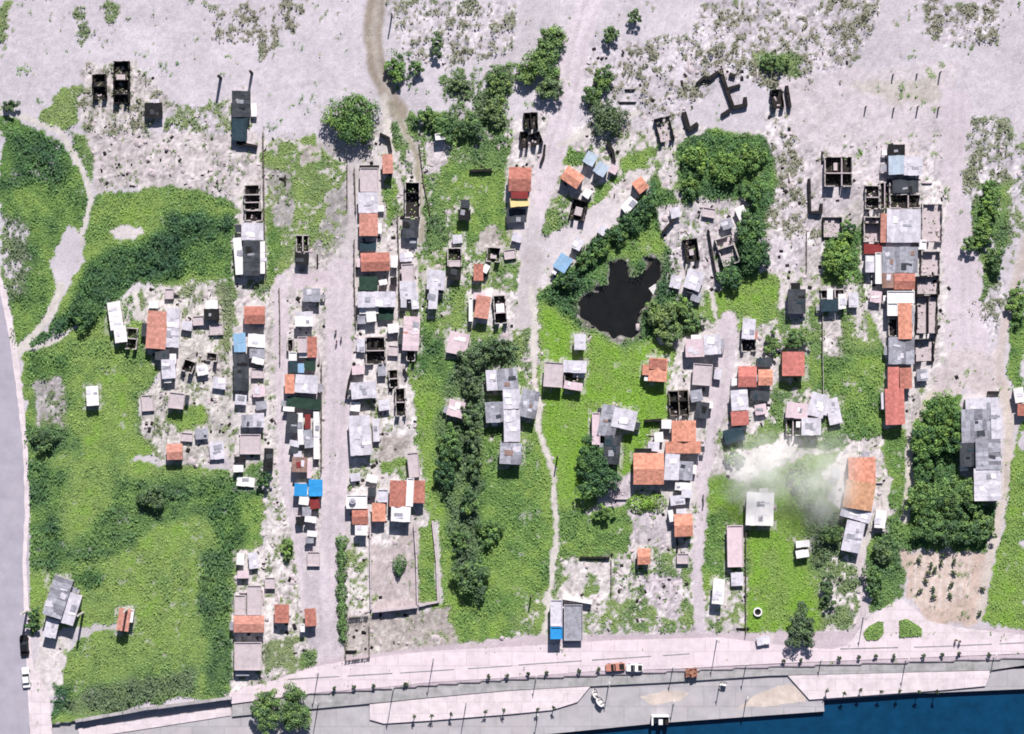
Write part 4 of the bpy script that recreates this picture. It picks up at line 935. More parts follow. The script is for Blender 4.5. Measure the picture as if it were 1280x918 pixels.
H('blue-grey streaked sheet roof in the middle of the eastern row',[(1103,309,1125,341,0,'gr',3.0,'s'),(1125,309,1147,341,0,'gr',2.9,'s'),(1094,316,1102,355,0,'wh',2.2,'f')],'house','sheet_roof_house')
H('rusty brown and red tiled pair below the streaked roof',[(1118,341,1144,362,0,'rd',3.0,'gx'),(1103,342,1117,360,0,'rs',2.7,'s')])
R('pale yard with a dark green corner east of the streaked roof',(1151,314,1175,345),0,1.9,floor='cn')
H('white roof wrapped by a bright orange tile strip in the eastern row',[(1123,379,1140,424,1,'or',3.6,'gy'),(1109,364,1143,379,0,'wh',3.1,'f'),(1109,379,1122,395,0,'wh',3.0,'f')])
R('narrow black cell west of the orange tile strip',(1110,398,1122,421),0,2.2)
H('slate-grey sheet house at the south end of the eastern row',[(1111,422,1143,455,0,'gr',3.0,'s')],'house','sheet_roof_house')
R('walled pale yard with black inner walls, east of the orange tile strip',(1145,370,1172,418),0,1.8,floor='cn',wall='char',parts=[('x',.55,'char')])
R('small walled pale yard at the south-east end of the eastern row',(1143,424,1167,453),2,1.8,floor='cn',wall='char')
R('white stepped wall court with black bands, north of the walled pale yard',(1145,346,1174,369),0,2.0,floor='cn',wall='char')
H('twin red-brown sheet roofs south of the slate-grey house',[(1110,459,1124,486,0,'br',3.1,'gy'),(1125,460,1140,486,2,'rd',3.0,'gy')])
H('long orange-red tiled house beside the white footpath',[(1107,486,1131,531,2,'br',3.5,'gy')])
H('dark slate shack with a white spot at the plot south of the sand',[(985,362,1007,392,0,'dg',2.5,'s')],'shack')
H('dark teal shack with a white strip beside it, in the pale weedy plot',[(1026,374,1047,389,2,'tl',2.3,'s'),(1034,361,1041,374,0,'wh',2.4,'s'),(1048,368,1057,386,2,'wh',2.4,'s')],'shack')
R('two small black cells north of the dark teal shack',(1026,362,1055,374),2,2.0,parts=[('x',.3,'cn'),('x',.6,'cn')])
R('open sandy walled room with thin black walls on the eastern sand',(1028,272,1052,298),0,1.3,floor='cn',wall='char')
# --- big grey works by the eastern track
H('long grey industrial roof complex beside the eastern track',[(1218,586,1251,626,1,'wl',4.2,'gy'),(1220,549,1251,587,1,'gr',4.3,'gy'),(1202,512,1239,553,2,'gr',3.6,'s'),(1239,510,1252,551,2,'wl',3.8,'s'),(1207,498,1248,512,3,'wl',3.4,'s'),(1200,553,1219,583,2,'dg',3.0,'s')],'workshop','industrial_sheds')
H('cluttered white hut at the eastern edge past the track',[(1268,485,1280,503,10,'wh',2.4,'s')],'hut','tin_roof_hut')
H('rust-red shed corner at the right edge beyond the eastern track',[(1272,505,1286,520,0,'rd',2.4,'s')],'shed','tiled_roof_shed')

# --- loose walls
W = wall_line  # default black wall colour takes in the walls' own cast shadow
W('black stub walls forming an angle on the north-east sand, largest remains',[(872,104,),(880,97),(884,100)],1.1,.7)
W('long black wall line with cross stubs on the north-east sand',[(886,99),(901,88),(903,97),(916,135),(932,132),(931,122)],1.1,.8)
W('short black wall spur south of the long black wall line',[(903,144),(912,138)],1.0,.8)
W('short black wall spur east of the long black wall line',[(912,111),(925,107)],1.0,.7)
W('V-shaped black wall on the sand above the grove',[(855,142),(861,163),(872,155)],1.2,.9)
W('black standing wall piece just east of the black hut shell',[(983,109),(987,135)],1.6,.7)
W('round black wall stump at the north-east ruins',[(913,94),(919,96)],1.0,1.0)
W('black broken wall beside the dark thicket on the grey rubble plot',[(829,290),(842,275)],1.4,.7)
W('thin black wall down the grey rubble plot',[(885,288),(892,330),(896,350)],1.2,.4)
W('dark wall at the foot of the dark slate northern building',[(304,180),(322,184)],1.4,.6)
W('black curved wall east of the wedge-shaped ruin room',[(681,182),(680,194),(676,205)],1.2,.5)
W('short dark stone wall across the green plots north of the flagged house',[(588,214),(615,213)],1.2,.5)
W('black wall corner on the sand south-west of the big roofless house',[(1011,225),(1012,266),(1026,266),(1026,255)],1.3,.6)
W('black wall pieces beside the sandy track east of the pale blue huts',[(760,180),(766,190),(768,203)],1.3,.7)
W('white court wall with a black south face across the walled earth yard',[(467,764),(522,758)],1.9,.5,'cn')
W('white boundary wall east of the walled earth yard',[(518,655),(521,700),(522,756)],1.2,.35,'cn')
W('pale boundary wall west of the walled earth yard',[(463,655),(464,762)],1.2,.35,'cn')
W('white garden wall along the lime strip, from the houses to the earth yard',[(541,652),(546,700),(548,752),(524,757)],1.0,.45,'cn')
W('white block wall with black shadow behind the blue-ended house',[(704,747),(740,753)],1.8,.7,'wh')
W('pale retaining wall below the south-west field',[(96,901),(180,886),(290,872)],1.3,.6,'hedge_stone','retaining_wall')
W('black masonry wall south of the two cells in the lime field by the lane',[(806,526),(827,525)],1.6,.5)
W('black low wall below the dusty yard of the grey works',[(1235,491),(1248,491)],1.4,.6)
W('dark courtyard wall on the lane side of the pale yard',[(443,455),(437,475),(433,497)],1.3,.5)
W('curved black wall by the pink roof at the track head',[(476,168),(486,173),(489,190)],1.4,.5)
W('black wall across the white yard south of the pink roof',[(450,208),(474,208)],1.0,.3)
W('black wall piece between lavender slab and scrub at the northern plots',[(505,462),(509,470)],1.0,.4)
W('low black wall along the north side of the pale court beside the promenade',[(725,697),(762,697)],.9,.35)
# --- fences between plots
F = fence
F('weathered board fence running south along the east side of the west plots',[(329,165),(330,230),(331,300),(333,345)])
F('board fence along the west side of the broad lane, upper part',[(402,455),(402,520),(402,590)])
F('board fence between the two strips of houses east of the lane',[(497,270),(499,330),(499,392)])
F('board fence on the east edge of the lane beside the pale yards',[(443,210),(445,265)])
F('board fence on the west edge of the wide pale zinc roof',[(443,300),(443,350),(445,410)])
F('board fence closing the lower yards east of the lane',[(434,772),(460,770)])
F('board fence around the beige lot above the promenade',[(432,780),(432,826),(462,822),(462,778)],1.1)
F('board fence east of the narrow lane head beside the grey framed hut',[(349,360),(350,400),(350,455)],1.0)
F('pale fence line down the weedy plot north of the bright red square roof',[(1028,390),(1028,450),(1029,500)],1.3,'pale_wood')
F('board fence beside the long pinkish slab roof',[(932,660),(932,720),(932,794)],1.2)
F('dark ditch-side fence along the weedy track north of the L-shaped roof',[(524,180),(530,230),(538,270)],1.0)
F('board fence down the east side of the yellow grass plot',[(434,205),(434,260)],1.0)
F('board fence of the eastern yards facing the sandy road',[(1172,345),(1169,420),(1165,455)],1.2)
F('board fence west of the scrubby southern plots',[(764,700),(764,745)],1.0)
F('short fence between lane and green plot by the orange tiled cube house',[(879,618),(879,632)],1.4)
F('thin fence on the sand west of the open sandy room',[(1008,290),(1008,340)],.8)

# ------------------------------------------------------------------ trees and hedges: label, x, y, rx, ry, height, lushness, dryness
TREES = [
 ('large round green tree beside the brown dirt track at the north',440,148,32,31,7.5,.52,.03),
 ('tall tree, northernmost of the clump west of the sandy track',690,50,18,18,6,.62,.2),('broad tree in the middle of the clump west of the sandy track',678,78,23,22,6.5,.55,.15),
 ('grey-green tree at the south end of the clump by the sandy track',688,108,17,18,6,.68,.3),('low tree at the west side of the clump by the sandy track',659,92,14,14,5,.55,.2),
 ('small dark tree east of the sandy track, upper of two',755,98,13,15,4.5,.7,.15),('small dark tree east of the sandy track, lower of two',740,119,13,13,4.5,.7,.15),
 ('dark grey-green tree beside the diagonal white footpath east of the sandy track',760,147,22,20,5.5,.8,.3),
 ('lone bush on the sand at the top centre',763,43,10,12,3,.7,.2),('lone bush on the sand right of the top centre bush',794,21,9,9,3,.7,.2),
 ('bright tree just east of the brown dirt track',494,86,13,17,5,.55,.05),('small bush east of the bright tree by the dirt track',520,84,9,9,3,.65,.2),
 ('slim dark bush on the sand north of the scrub line',546,56,8,18,3,.75,.25),
 ('olive tree in the northern scrub line, east end',622,102,16,18,5,.55,.2),('olive tree in the northern scrub line, west end',574,106,15,10,3.5,.65,.35),('olive tree south of the scrub line',618,138,15,20,4.5,.58,.3),
 ('dark tree on the ditch bank, western one',532,146,16,10,4.5,.68,.1),('dark tree on the ditch bank, middle one',556,160,16,14,5,.72,.1),('dark tree on the ditch bank, eastern one',588,158,16,15,5,.68,.15),
 ('north-west tree of the grove above the rubble plot',870,197,16,18,4.2,.42,.05),('biggest central tree of the grove above the rubble plot',908,210,21,20,5,.50,.03),('north-east tree of the grove above the rubble plot',942,196,16,17,4.5,.56,.08),('south-east tree of the grove, above the sand',940,240,13,16,4.2,.62,.05),('low western tree of the grove beside the path',862,232,12,14,4.5,.5,.1),
 ('dark tree on the slope east of the grey rubble plot, upper',935,285,16,20,5.5,.72,.08),('dark tree on the slope east of the grey rubble plot, lower',944,318,19,22,6,.82,.03),('dark tree on the slope below the pale roofless house',912,348,16,14,5,.85,.03),
 ('dark thicket tree nearest the small diagonal orange roof',806,258,14,17,5,.82,.05),('second dark thicket tree on the diagonal bank',789,277,14,14,4.5,.8,.05),('third dark thicket tree on the diagonal bank',770,293,13,13,4.5,.8,.05),('fourth dark thicket tree on the diagonal bank',751,309,12,12,4,.78,.05),('fifth dark thicket tree on the diagonal bank',732,325,12,12,4,.8,.05),('dark thicket tree at the south-west end by the striped blue hut',708,349,15,14,4.5,.85,.05),
 ('grey-green palm-like tree on the east bank of the pond',826,395,19,18,6,.42,.3),('shaggy tree south-east of the pond',836,418,14,14,5,.5,.25),('small tree north-east of the pond',852,384,12,13,4.5,.5,.15),('shaggy tree east of the pond below the white hipped roof',866,402,13,11,4.5,.6,.15),
 ('bushy green tree west of the eastern row',1048,322,18,28,5.5,.48,.05),('dark shrub north of the bushy green tree',1061,288,9,16,3.5,.75,.05),
 ('dark canopy tree north of the zinc compound',622,436,24,13,5.5,.85,.2),('dark canopy tree at the torn white tarpaulin',590,450,17,16,5.5,.82,.25),('dark row tree just west of the compound, first',589,482,12,18,6,.78,.28),('dark row tree just west of the compound, second',588,516,11,17,6,.8,.25),('dark row tree just west of the compound, third',592,548,11,17,6,.76,.25),('dark row tree south-west of the compound, fourth',592,582,10,16,5.5,.72,.2),
 ('glossy green tree south of the small pinkish white roof',562,556,15,22,5.5,.66,.08),('dark tree at the lime strip edge, below the glossy green tree',556,594,14,20,5.5,.92,.03),('tree in the middle of the southern dark row',586,626,12,18,5,.74,.12),('bushy tree at the bend of the southern dark row',612,664,15,15,4.5,.6,.08),('small dark tree between the row and the round dark tree',575,676,10,18,4,.7,.1),('round dark grey-green tree at the south end of the row',590,722,21,26,6.5,.84,.15),
 ('very dark tree under the grey zinc house, northern half',738,572,18,24,6,.80,.02),('very dark tree under the grey zinc house, southern half',747,598,24,26,7,.86,.02),
 ('big tree on the promenade, western crown',333,888,17,30,7,.60,.15),('big tree on the promenade, eastern crown',368,886,18,31,7,.66,.15),
 ('dark spiky tree at the promenade edge in the east',1002,786,18,26,6,.88,.25),
 ('north tree of the large eastern canopy',1176,514,25,22,7,.55,.02),('west tree of the large eastern canopy',1158,550,22,26,7,.62,.02),('dark tree of the large eastern canopy beside the works',1188,546,16,22,6.5,.66,.02),('dark tree below the canopy in its own shade',1154,588,17,14,5.5,.78,.02),
 ('western tree of the southern canopy by the white path',1152,624,21,22,6.5,.60,.08),('central tree of the southern canopy',1182,622,22,22,7,.58,.12),('tree of the southern canopy next to the works',1214,618,17,22,6.5,.60,.12),('dark tree in the south-west of the southern canopy',1166,660,24,20,6.5,.70,.1),('dark tree in the south of the southern canopy',1200,662,24,20,6.5,.72,.1),('tree at the south-east of the southern canopy by the track',1230,660,14,20,5.5,.58,.15),
 ('green tree in the eastern scrub strip, upper',1238,250,13,24,5,.48,.08),('green tree in the eastern scrub strip, middle',1230,290,14,20,5,.48,.1),('dark tree in the eastern scrub strip, lower',1244,326,11,18,4.5,.72,.1),('small bush beside the eastern scrub strip, on the sand',1212,306,9,10,3,.62,.15),
 ('dark bush at the foot of the hillside near the white shed',104,395,18,16,4,.9,.05),
 ('bluish tree in the big western field',190,622,17,15,5,.78,.22),('tree between the angled building and the highway',42,776,9,18,4.5,.74,.05),('dark tree near the highway in the west field',55,550,17,14,4.5,.8,.15),
 ('bush on the sand at the west end of the footpath',13,132,11,8,2.5,.7,.25),
 ('green tree in the scrub at the upper east',968,79,20,11,4,.55,.2),
 ('tree beside the white annex of the smoky house',1104,692,12,16,5,.8,.25),('dark tree east of the southern path to the promenade',1092,726,12,22,5,.72,.1),('dark tree west of the smoky house annex',1038,664,14,20,5,.62,.15),('dark shrub row by the southern path',1034,740,9,26,4,.75,.2),
 ('dark tree behind the bright red square roof',996,425,16,12,4,.78,.12),('tree in the weeds west of the bright red roof',966,430,10,18,4,.62,.12),
 ('tree at the fork beside the lane shack scrap',918,572,13,10,3.5,.5,.1),('dark shrub beside the narrow black shack',331,598,9,12,3,.85,.05),
 ('small bush in the walled garden by the lane',359,684,7,12,3,.4,.15),('bright bush in the green plot south of the salmon house',1000,594,16,22,4,.28,.1),
 ('tall bush in the lime field beside the pale path',755,640,14,9,3,.55,.05),
 ('bush east of the grey works across the track',1270,380,12,26,4,.5,.1),
]
for t in TREES: tree(*t)
hedge('narrow green hedge on the west edge of the lower east yards',[(427,672),(427,740),(429,800)],11,1.6,.55,.1)
hedge('tall oval shrub standing in the walled earth yard',[(500,700),(498,718)],13,2.6,.62,.05,'shrub','shrub')
hedge('oval lime green hedge island south of the orange hall',[(794,630),(824,629)],18,1.6,.10,0,'shrub','shrub')
SAP = [(1164,706),(1160,716),(1168,712),(1157,726),(1150,738),(1166,736),(1166,746),(1192,702),(1192,716),(1189,730),(1187,744),(1178,694),(1176,704),(1228,736),(1224,766),(1148,700)]
sap0 = None
for i,(x,y) in enumerate(SAP):
    lb = 'young dark crop plant growing in the rows of the bare brown field'
    if sap0 is None: sap0 = tree(lb,x,y,2.6,5.5,1.2,.72,.3,'crop plants in the brown field','crop_plant','plant',leaf=.3)
    else:
        o = copy_tree(sap0); o.location = (gx(x),gy(y),0); o.rotation_euler.z = i*1.3
# shrubs in the planting strips of the embankment
STRIP = [(418,861),(443,858),(467,857),(507,855),(611,845),(634,844),(660,842),(683,841),(724,838),(748,836),(979,826),(1001,825),(1049,822),(1073,821),(1094,820),(1117,820),(1154,819),(1177,818),(1198,817),(1236,818)]
LOW = [(518,896),(540,894),(564,892),(607,889),(630,887),(672,886),(692,884),(1033,863),(1055,866),(1075,862),(1101,864),(1124,863),(1148,864),(1170,864)]
for pts,lb,gp,hh in ((STRIP,'small clipped shrub at the top edge of the grey embankment slope','shrubs along the promenade edge',1.3),(LOW,'small dark shrub at the bottom edge of the pale terrace','shrubs along the lower terrace',1.9)):
    p0 = None
    for i,(x,y) in enumerate(pts):
        if p0 is None: p0 = tree(lb,x,y,2.4,3.2,hh,.82,.3,gp,'shrub','shrub',leaf=.3)
        else:
            o = copy_tree(p0); o.location=(gx(x),gy(y),0); o.rotation_euler.z=i*1.7
# --- lamps and posts
for i,(x,y,h) in enumerate([(398,841,7.5),(542,823,8.2),(896,800,7.8),(1079,772,6.5),(398,879,7.8),(492,860,8.5),(583,878,7.5),(670,848,4),(761,856,5.2),(841,835,4.5),(932,833,4.6),(899,860,3.2),(933,875,4),(842,880,3.2),(1026,826,3.2),(1132,826,5.5),(1242,822,3.6),(672,897,3.5)]):
    lamp_post('slim grey street lamp with a short arm on the riverside paving', x, y, h, 'street lamps along the river')
for i,(x,y,h) in enumerate([(1116,94,1.9),(1175,91,2.6),(1146,93,1.3),(1082,134,2),(1117,136,2),(1147,134,2.4),(1173,135,2.1)]):
    post('thin wooden post standing in the sand of the marked-out plot', x, y, h, .2, 'posts of the marked-out sand plot')
post('dark tapering post on the sand west of the dark slate building',276,98,5.2,.38,None,'char')
post('tall dark mast at the north-east corner of the dark slate building',315,92,5.0,.34,None,'char')
post('leaning pale mast between the angled building and the highway',34,764,8,.32,None,'pale_wood','pale_mast',(17,-24))
post('leaning pale mast on the east side of the angled building',104,766,8,.3,None,'pale_wood','pale_mast',(12,-22))
post('leaning pale mast rising from the tiny red-roofed hut',161,761,8,.3,None,'pale_wood','pale_mast',(6,-18))
post('dark utility pole at the east side of the brown dirt track',490,20,5.0,.2,None,'wood','utility_pole')
post('dark utility pole in the lime field by the central footpath',697,570,4.5,.2,None,'wood','utility_pole')
post('utility pole at the top of the southern green plots, beside the path',664,745,3.5,.2,None,'wood','utility_pole')
# --- water tank on the white roof
t = root('water_tank','round lavender water tank on a white flat roof','water tank',(*lift(441,626,3),2.72))
m = MB(); m.lathe([(.72,0),(.76,.1),(.76,.8),(.7,.9)],20); m.build('tank_body','wl',t)
m = MB(); m.lathe([(.5,.9),(.42,1.02),(.12,1.08)],16); m.build('lid','gr',t)
t = root('well_ring','white concrete well ring in the green plot near the dark spiky tree','well',(gx(947),gy(765),0))
m = MB(); m.lathe([(1.0,-.2),(1.0,.7),(.72,.7),(.72,.25),(.01,.25)],24); m.build('ring','wh',t)
m = MB(); m.lathe([(.70,.26),(.70,.285),(.01,.29)],20); m.build('opening','bk',t)
# --- vehicles, boat, kiosk
car('black car parked at the edge of the wide highway',31,807,math.radians(4),'car_black',4.8,1.9)
car('white car parked on the highway behind the black car',33,847,math.radians(5),'car_white',4.6,1.85)
car('red pickup truck parked on the promenade edge',769,834,math.radians(95),'car_red',4.4,1.8,True)
car('white pickup with dark cargo bed beside the red pickup',793,835,math.radians(90),'car_white',3.8,1.7,True)
def cart(label,x,y,rz):
    r = root('market_cart',label,'cart',(gx(x),gy(y),0),rz)
    m=MB(); m.box(-1.3,-.95,.5,1.3,.95,.62); m.box(-1.3,-.95,.622,-1.22,.95,1.0); m.box(1.22,-.95,.622,1.3,.95,1.0); m.box(-1.215,.87,.622,1.215,.95,1.0); m.build('tray','car_red',r)
    m=MB()
    for k in range(22):
        a=random.uniform(-1.1,1.1); b=random.uniform(-.75,.75); s=random.uniform(.15,.28); m.box(a-s,b-s,.63,a+s,b+s,.63+random.uniform(.2,.6))
    m.build('load','brick',r)
    for sx in (-.9,.9):
        for sy in (-1.03,1.03):
            m=MB(); m.tube((sx,sy-.06,.3),(sx,sy+.06,.3),.3,.3,12); m.build('wheel','rubber',r)
cart('orange-red trailer loaded with bricks on the promenade',864,841,math.radians(4))
def boat(label,x,y,rz,L,W,cover=True):
    r = root('boat',label,'boat',(gx(x),gy(y),0),rz); m=MB(); n=9; vs=[];fs=[]
    for i in range(n):
        t=i/(n-1); w=W/2*(1-abs(2*t-.85)**2.6*.62 if t<.95 else .18); w=max(.05,w); y_=-L/2+L*t
        vs += [(-w,y_,.75),(-w*.55,y_,.05),(w*.55,y_,.05),(w,y_,.75),(w*.86,y_,.72),(w*.5,y_,.2),(-w*.5,y_,.2),(-w*.86,y_,.72)]
    for i in range(n-1):
        for j in range(8): fs.append((i*8+j,i*8+(j+1)%8,(i+1)*8+(j+1)%8,(i+1)*8+j))
    fs += [tuple(range(8))[::-1],tuple(range((n-1)*8,n*8))]; m.add(vs,fs); m.build('hull','wh',r)
    for k,yy in enumerate((-.22,.18)):
        m=MB(); m.box(-W*.36,L*yy-.14,.5,W*.36,L*yy+.14,.56); m.build('seat','pale_wood',r)
    return r
boat('white boat lying on the slipway, upper of two',744,866,math.radians(20),2.2,1.4); boat('white boat lying on the slipway, lower of two',750,876,math.radians(38),2.6,1.7)
boat('small white boat on the grey embankment near the brick trailer',904,854,math.radians(80),1.6,1.0)
t = root('quay_kiosk','white three-sided kiosk with a dark end at the water edge','kiosk',(gx(825),gy(900),-.78))
m=MB(); m.box(-1.95,.75,0,1.95,1.1,2.1); m.box(-1.95,-1.1,0,-1.55,.747,2.0); m.box(-.35,-1.0,0,.55,.2,1.9); m.build('wall','wh',t)
m=MB(); m.box(1.1,-1.05,0,1.9,.745,1.5); m.build('dark_store','char',t)
# --- people
person('person in a dark shirt standing on the broad lane, northernmost',420,414,.3,'cloth_a','cloth_a','people on the broad lane')
person('person in a white shirt standing at the east of the lane group',427,422,2.2,'cloth_c','cloth_a','people on the broad lane')
person('person in a red shirt standing at the south of the lane group',421,427,-1.2,'cloth_b','cloth_a','people on the broad lane')
person('person in a red shirt walking on the promenade by the junction',1194,800,.5,'cloth_b','cloth_a','people on the promenade')
person('person in a dark shirt walking beside the one in red, at the junction',1199,802,.2,'cloth_a','cloth_a','people on the promenade')
# ------------------------------------------------------------------ small scrap sheds, pens and lean-tos between the houses
def L(label, x0,y0,x1,y1,rot,mat,h,cat='shed'): house(label,[(x0,y0,x1,y1,rot,mat,h,'f' if mat=='cn' else 's')],cat,'concrete_pen' if mat=='cn' else 'scrap_shed')
L('low concrete pen on the rubble east of the lavender slab',241,395,255,407,4,'cn',.8,'pen')
L('little zinc shed on the rubble just south-east of the lavender slab',227,402,240,413,-8,'wl',1.6)
L('low concrete pen below the black tar-roofed shed of the west plots',262,405,279,419,2,'cn',.8,'pen')
L('small white scrap shed touching the dark L-shaped shell',246,457,260,469,10,'wh',1.6)
L('zinc scrap shed at the east end of the western rubble plots',266,472,282,486,-6,'wl',1.4)
L('low concrete pen west of the lime grass patch',177,494,192,514,4,'cn',.7,'pen')
L('low concrete pen north-east of the dusty red hut',226,541,241,552,-4,'cn',.8,'pen')
L('zinc scrap shed east of the low pen by the dusty red hut',244,536,260,549,5,'gr',1.4)
L('white scrap shed behind the long pink tiled house, on its north side',186,377,198,385,-4,'wh',1.8)
L('pale round-cornered slab north of the lavender slab in the rubble plots',206,361,217,374,0,'cn',.8,'pen')
L('low pinkish pen south of the bent white sheet in the west row',314,461,330,473,0,'cn',1.0,'pen')
L('pinkish white shed above the half grey half white shack',316,483,331,496,3,'pw',1.9)
L('zinc shed just south of the dark slate long shack',294,494,308,506,-4,'wl',1.9)
L('grey scrap shed north of the half grey half white shack',320,502,333,512,6,'gr',1.7)
L('black tar sheet shed on the west edge of the pinkish slab dwelling',293,571,307,578,4,'bk',1.3)
L('white shed in the pale yard at the top of the lower west plots',296,692,305,706,-4,'wh',1.7)
L('zinc shed beside the white shed of the lower west plots',311,691,322,711,5,'wl',1.5)
L('zinc lean-to north of the pale rear rooms in the lower west plots',297,714,311,723,0,'pw',1.7,'lean-to')
L('concrete pen between the lower west plots and the narrow lane',331,722,344,736,0,'cn',.9,'pen')
L('dark slate lean-to above the brown rusty shack',363,559,373,567,-8,'dg',1.9,'lean-to')
L('black sheet lean-to west of the second last little shack',370,646,379,657,6,'bk',1.8,'lean-to')
L('low pen at the end of the middle row, below the last little shack',384,690,400,708,0,'cn',.7,'pen')
L('zinc shed at the lane edge west of the two black rooms',446,424,456,440,0,'wl',1.6)
L('white shed in the pale yard north-east of the two black rooms',485,405,498,416,4,'wh',1.9)
L('concrete pen east of the two black rooms',485,432,498,445,-3,'cn',.9,'pen')
L('white scrap roof on the north-west corner of the lavender porch house',440,458,455,468,3,'pw',1.8)
L('grey shed between the lavender porch house and the weedy cells',472,456,482,470,5,'gr',1.7)
L('zinc shed north of the worn pale concrete roof',500,316,515,327,2,'wl',1.9)
L('white side roof east of the wide red tiled house',489,320,497,334,-4,'wh',2.0)
L('small black roof in the corner below the white side roof',488,347,496,356,0,'bk',1.7)
L('zinc shed south-east of the lavender porch house',473,500,487,513,7,'wl',1.7)
L('white shed on the lane south of the lavender porch house',438,503,450,514,-5,'wh',1.6)
L('narrow zinc roof along the east side of the long lavender roof',466,524,474,552,2,'wl',1.7)
L('zinc scrap in the weedy yard below the long lavender roof',438,592,450,601,8,'wl',1.2)
L('white scrap sheet roof in the weedy yard east of the zinc scrap',458,594,472,603,-12,'wh',1.2)
L('dark slate roof between the tank house and the orange cabin',460,610,470,620,0,'dg',1.9)
L('pale grey roof on the weeds north of the black shell with rear room',566,294,578,304,4,'wl',1.6)
L('black sheet standing in for the shadow south of the black shell with rear room',560,336,576,350,-3,'bk',2.0)  # dark sheet laid where the shell casts its shadow
L('small pen on the beige ground east of the small black shell',630,312,645,324,8,'cn',.7,'pen')
L('little zinc roof on the sandy track verge south of the flagged house',640,292,652,302,-14,'wl',1.7)
L('white scrap roof between the diagonal orange house and the pale blue huts',729,236,739,247,-32,'wh',1.7)
L('white scrap roof at the east side of the square light blue hut',762,207,772,217,-30,'pw',1.7)
L('pale scrap roof on the diagonal sandy strip above the thicket',748,283,760,294,-32,'wl',1.6)
L('zinc scrap roof at the west edge of the grey rubble plot',838,260,850,272,14,'wl',1.6)
L('low pen at the north of the grey rubble plot',878,260,894,272,-10,'cn',.8,'pen')
L('zinc roof just north of the pale roofless house on the grey rubble plot',902,274,916,286,20,'gr',1.8)
L('white roof at the north-east corner of the grey rubble plot',922,258,934,280,24,'wh',1.8)
L('zinc scrap roof below the ring ruin with a white centre',838,345,851,360,-12,'wl',1.7)
L('grey roof south of the white hipped roof east of the pond',864,366,876,377,-16,'gr',1.6)
L('small zinc roof at the lane edge east of the wide pale concrete roof',893,462,902,474,-6,'wl',1.8)
L('white shed west of the large double-stepped orange house',818,541,829,553,4,'wh',1.8)
L('zinc shed between the orange hall and the double-stepped orange house',810,553,824,564,-4,'wl',1.7)
L('white scrap roof in the yard east of the red sheet house',944,506,958,518,8,'pw',1.5)
L('dark slate roof tucked below the lavender zinc annex',851,584,862,597,0,'dg',1.8)
L('pale slab in the yard south of the square tiled red roof',986,384,1006,398,14,'cn',.7,'pen')
L('zinc shed in the pale strip east of the dark teal shack',1061,366,1073,384,3,'wl',1.8)
L('pale scrap roof near the white roof of the eastern row, west side',1088,364,1102,378,-6,'pw',1.8)
L('grey shed in the shade south-east of the slate-grey house',1146,462,1159,476,4,'gr',1.6)
L('white shed on the east side of the blue-grey streaked roof',1148,300,1158,312,0,'wh',1.9)
L('zinc shed west of the salmon house by the green hut plot',1040,586,1050,598,-12,'wl',1.5)
L('small pale roof in the scrub beside the lower slab by the southern lane',914,716,929,732,2,'wl',1.2)
L('pale scrap pile roof at the promenade edge west of the dark spiky tree',946,796,962,806,10,'wl',1.1)
# ------------------------------------------------------------------ setting: ground, road, riverside, water, smoke, light, camera
build_ground(); build_undergrowth(); build_debris()
M['lawn']=surf('lawn_turf',(.075,.13,.035),var=.3)
def sheet(name, pts, z, mat, z0=None, warp=0):
    P=[]
    n=len(pts)
    for i in range(n):
        a,b=pts[i],pts[(i+1)%n]; L=math.hypot(b[0]-a[0],b[1]-a[1]); k=max(1,int(L/6)) if warp else 1
        for j in range(k):
            t=j/k; P.append((gx(a[0]+(b[0]-a[0])*t+random.uniform(-warp,warp)),gy(a[1]+(b[1]-a[1])*t+random.uniform(-warp,warp))))
    m=MB(); m.prism(P, z-2.5 if z0 is None else z0, z); return structure(m.build(name,mat))
sheet('road',[(-900,-900),(-110,-900),(-60,100),(0,352),(13,430),(22,500),(29,560),(31,640),(28,700),(31,780),(34,850),(38,930),(60,1400),(-900,1400)],.06,'asph',-.4,.6)
sheet('pavement',[(0,345),(-3,352),(13,430),(22,500),(29,560),(31,640),(28,700),(31,780),(34,850),(38,925),(66,925),(62,870),(42,835),(38,790),(33,700),(37,640),(35,560),(29,500),(21,430),(8,360)],.14,'terr',-.4,.5)
sheet('pavement',[(1058,806),(1068,797),(1080,778),(1100,764),(1116,753),(1127,750),(1142,762),(1160,775),(1185,783),(1280,794),(1400,794),(1400,808),(1200,812),(1085,812)],.05,'terr',-.4,.8)
for lbl,pts in (('green lawn island with a curved west side at the road junction',[(1079,791),(1086,783),(1098,777),(1104,778),(1104,792),(1097,800),(1083,800)]),('green lawn island with a straight west side at the road junction',[(1124,776),(1133,774),(1146,781),(1152,786),(1152,795),(1124,797)])):
    g_ = tag(sheet('grass_island',pts,.16,'lawn',-.2,.5),lbl,'lawn'); del g_['kind']
    xs_=[p[0] for p in pts]; ys_=[p[1] for p in pts]; q_=[(random.uniform(min(xs_),max(xs_)),random.uniform(min(ys_),max(ys_))) for _ in range(1500)]
    def in_(x,y):
        r=False
        for i in range(len(pts)):
            (ax,ay),(bx,by)=pts[i],pts[(i+1)%len(pts)]
            if (ay>y)!=(by>y) and x<(bx-ax)*(y-ay)/(by-ay)+ax: r=not r
        return r
    P_=np.array([(gx(x),gy(y),random.uniform(.18,.4)) for x,y in q_ if in_(x,y)])
    co_,qq_=leaf_cloud(P_,RNG.uniform(.2,.42,len(P_)),.4); o_=foliage_obj('turf',co_,qq_,RNG.uniform(.1,.5,len(P_)),np.full(len(P_),.1),g_); o_['kind']='stuff'
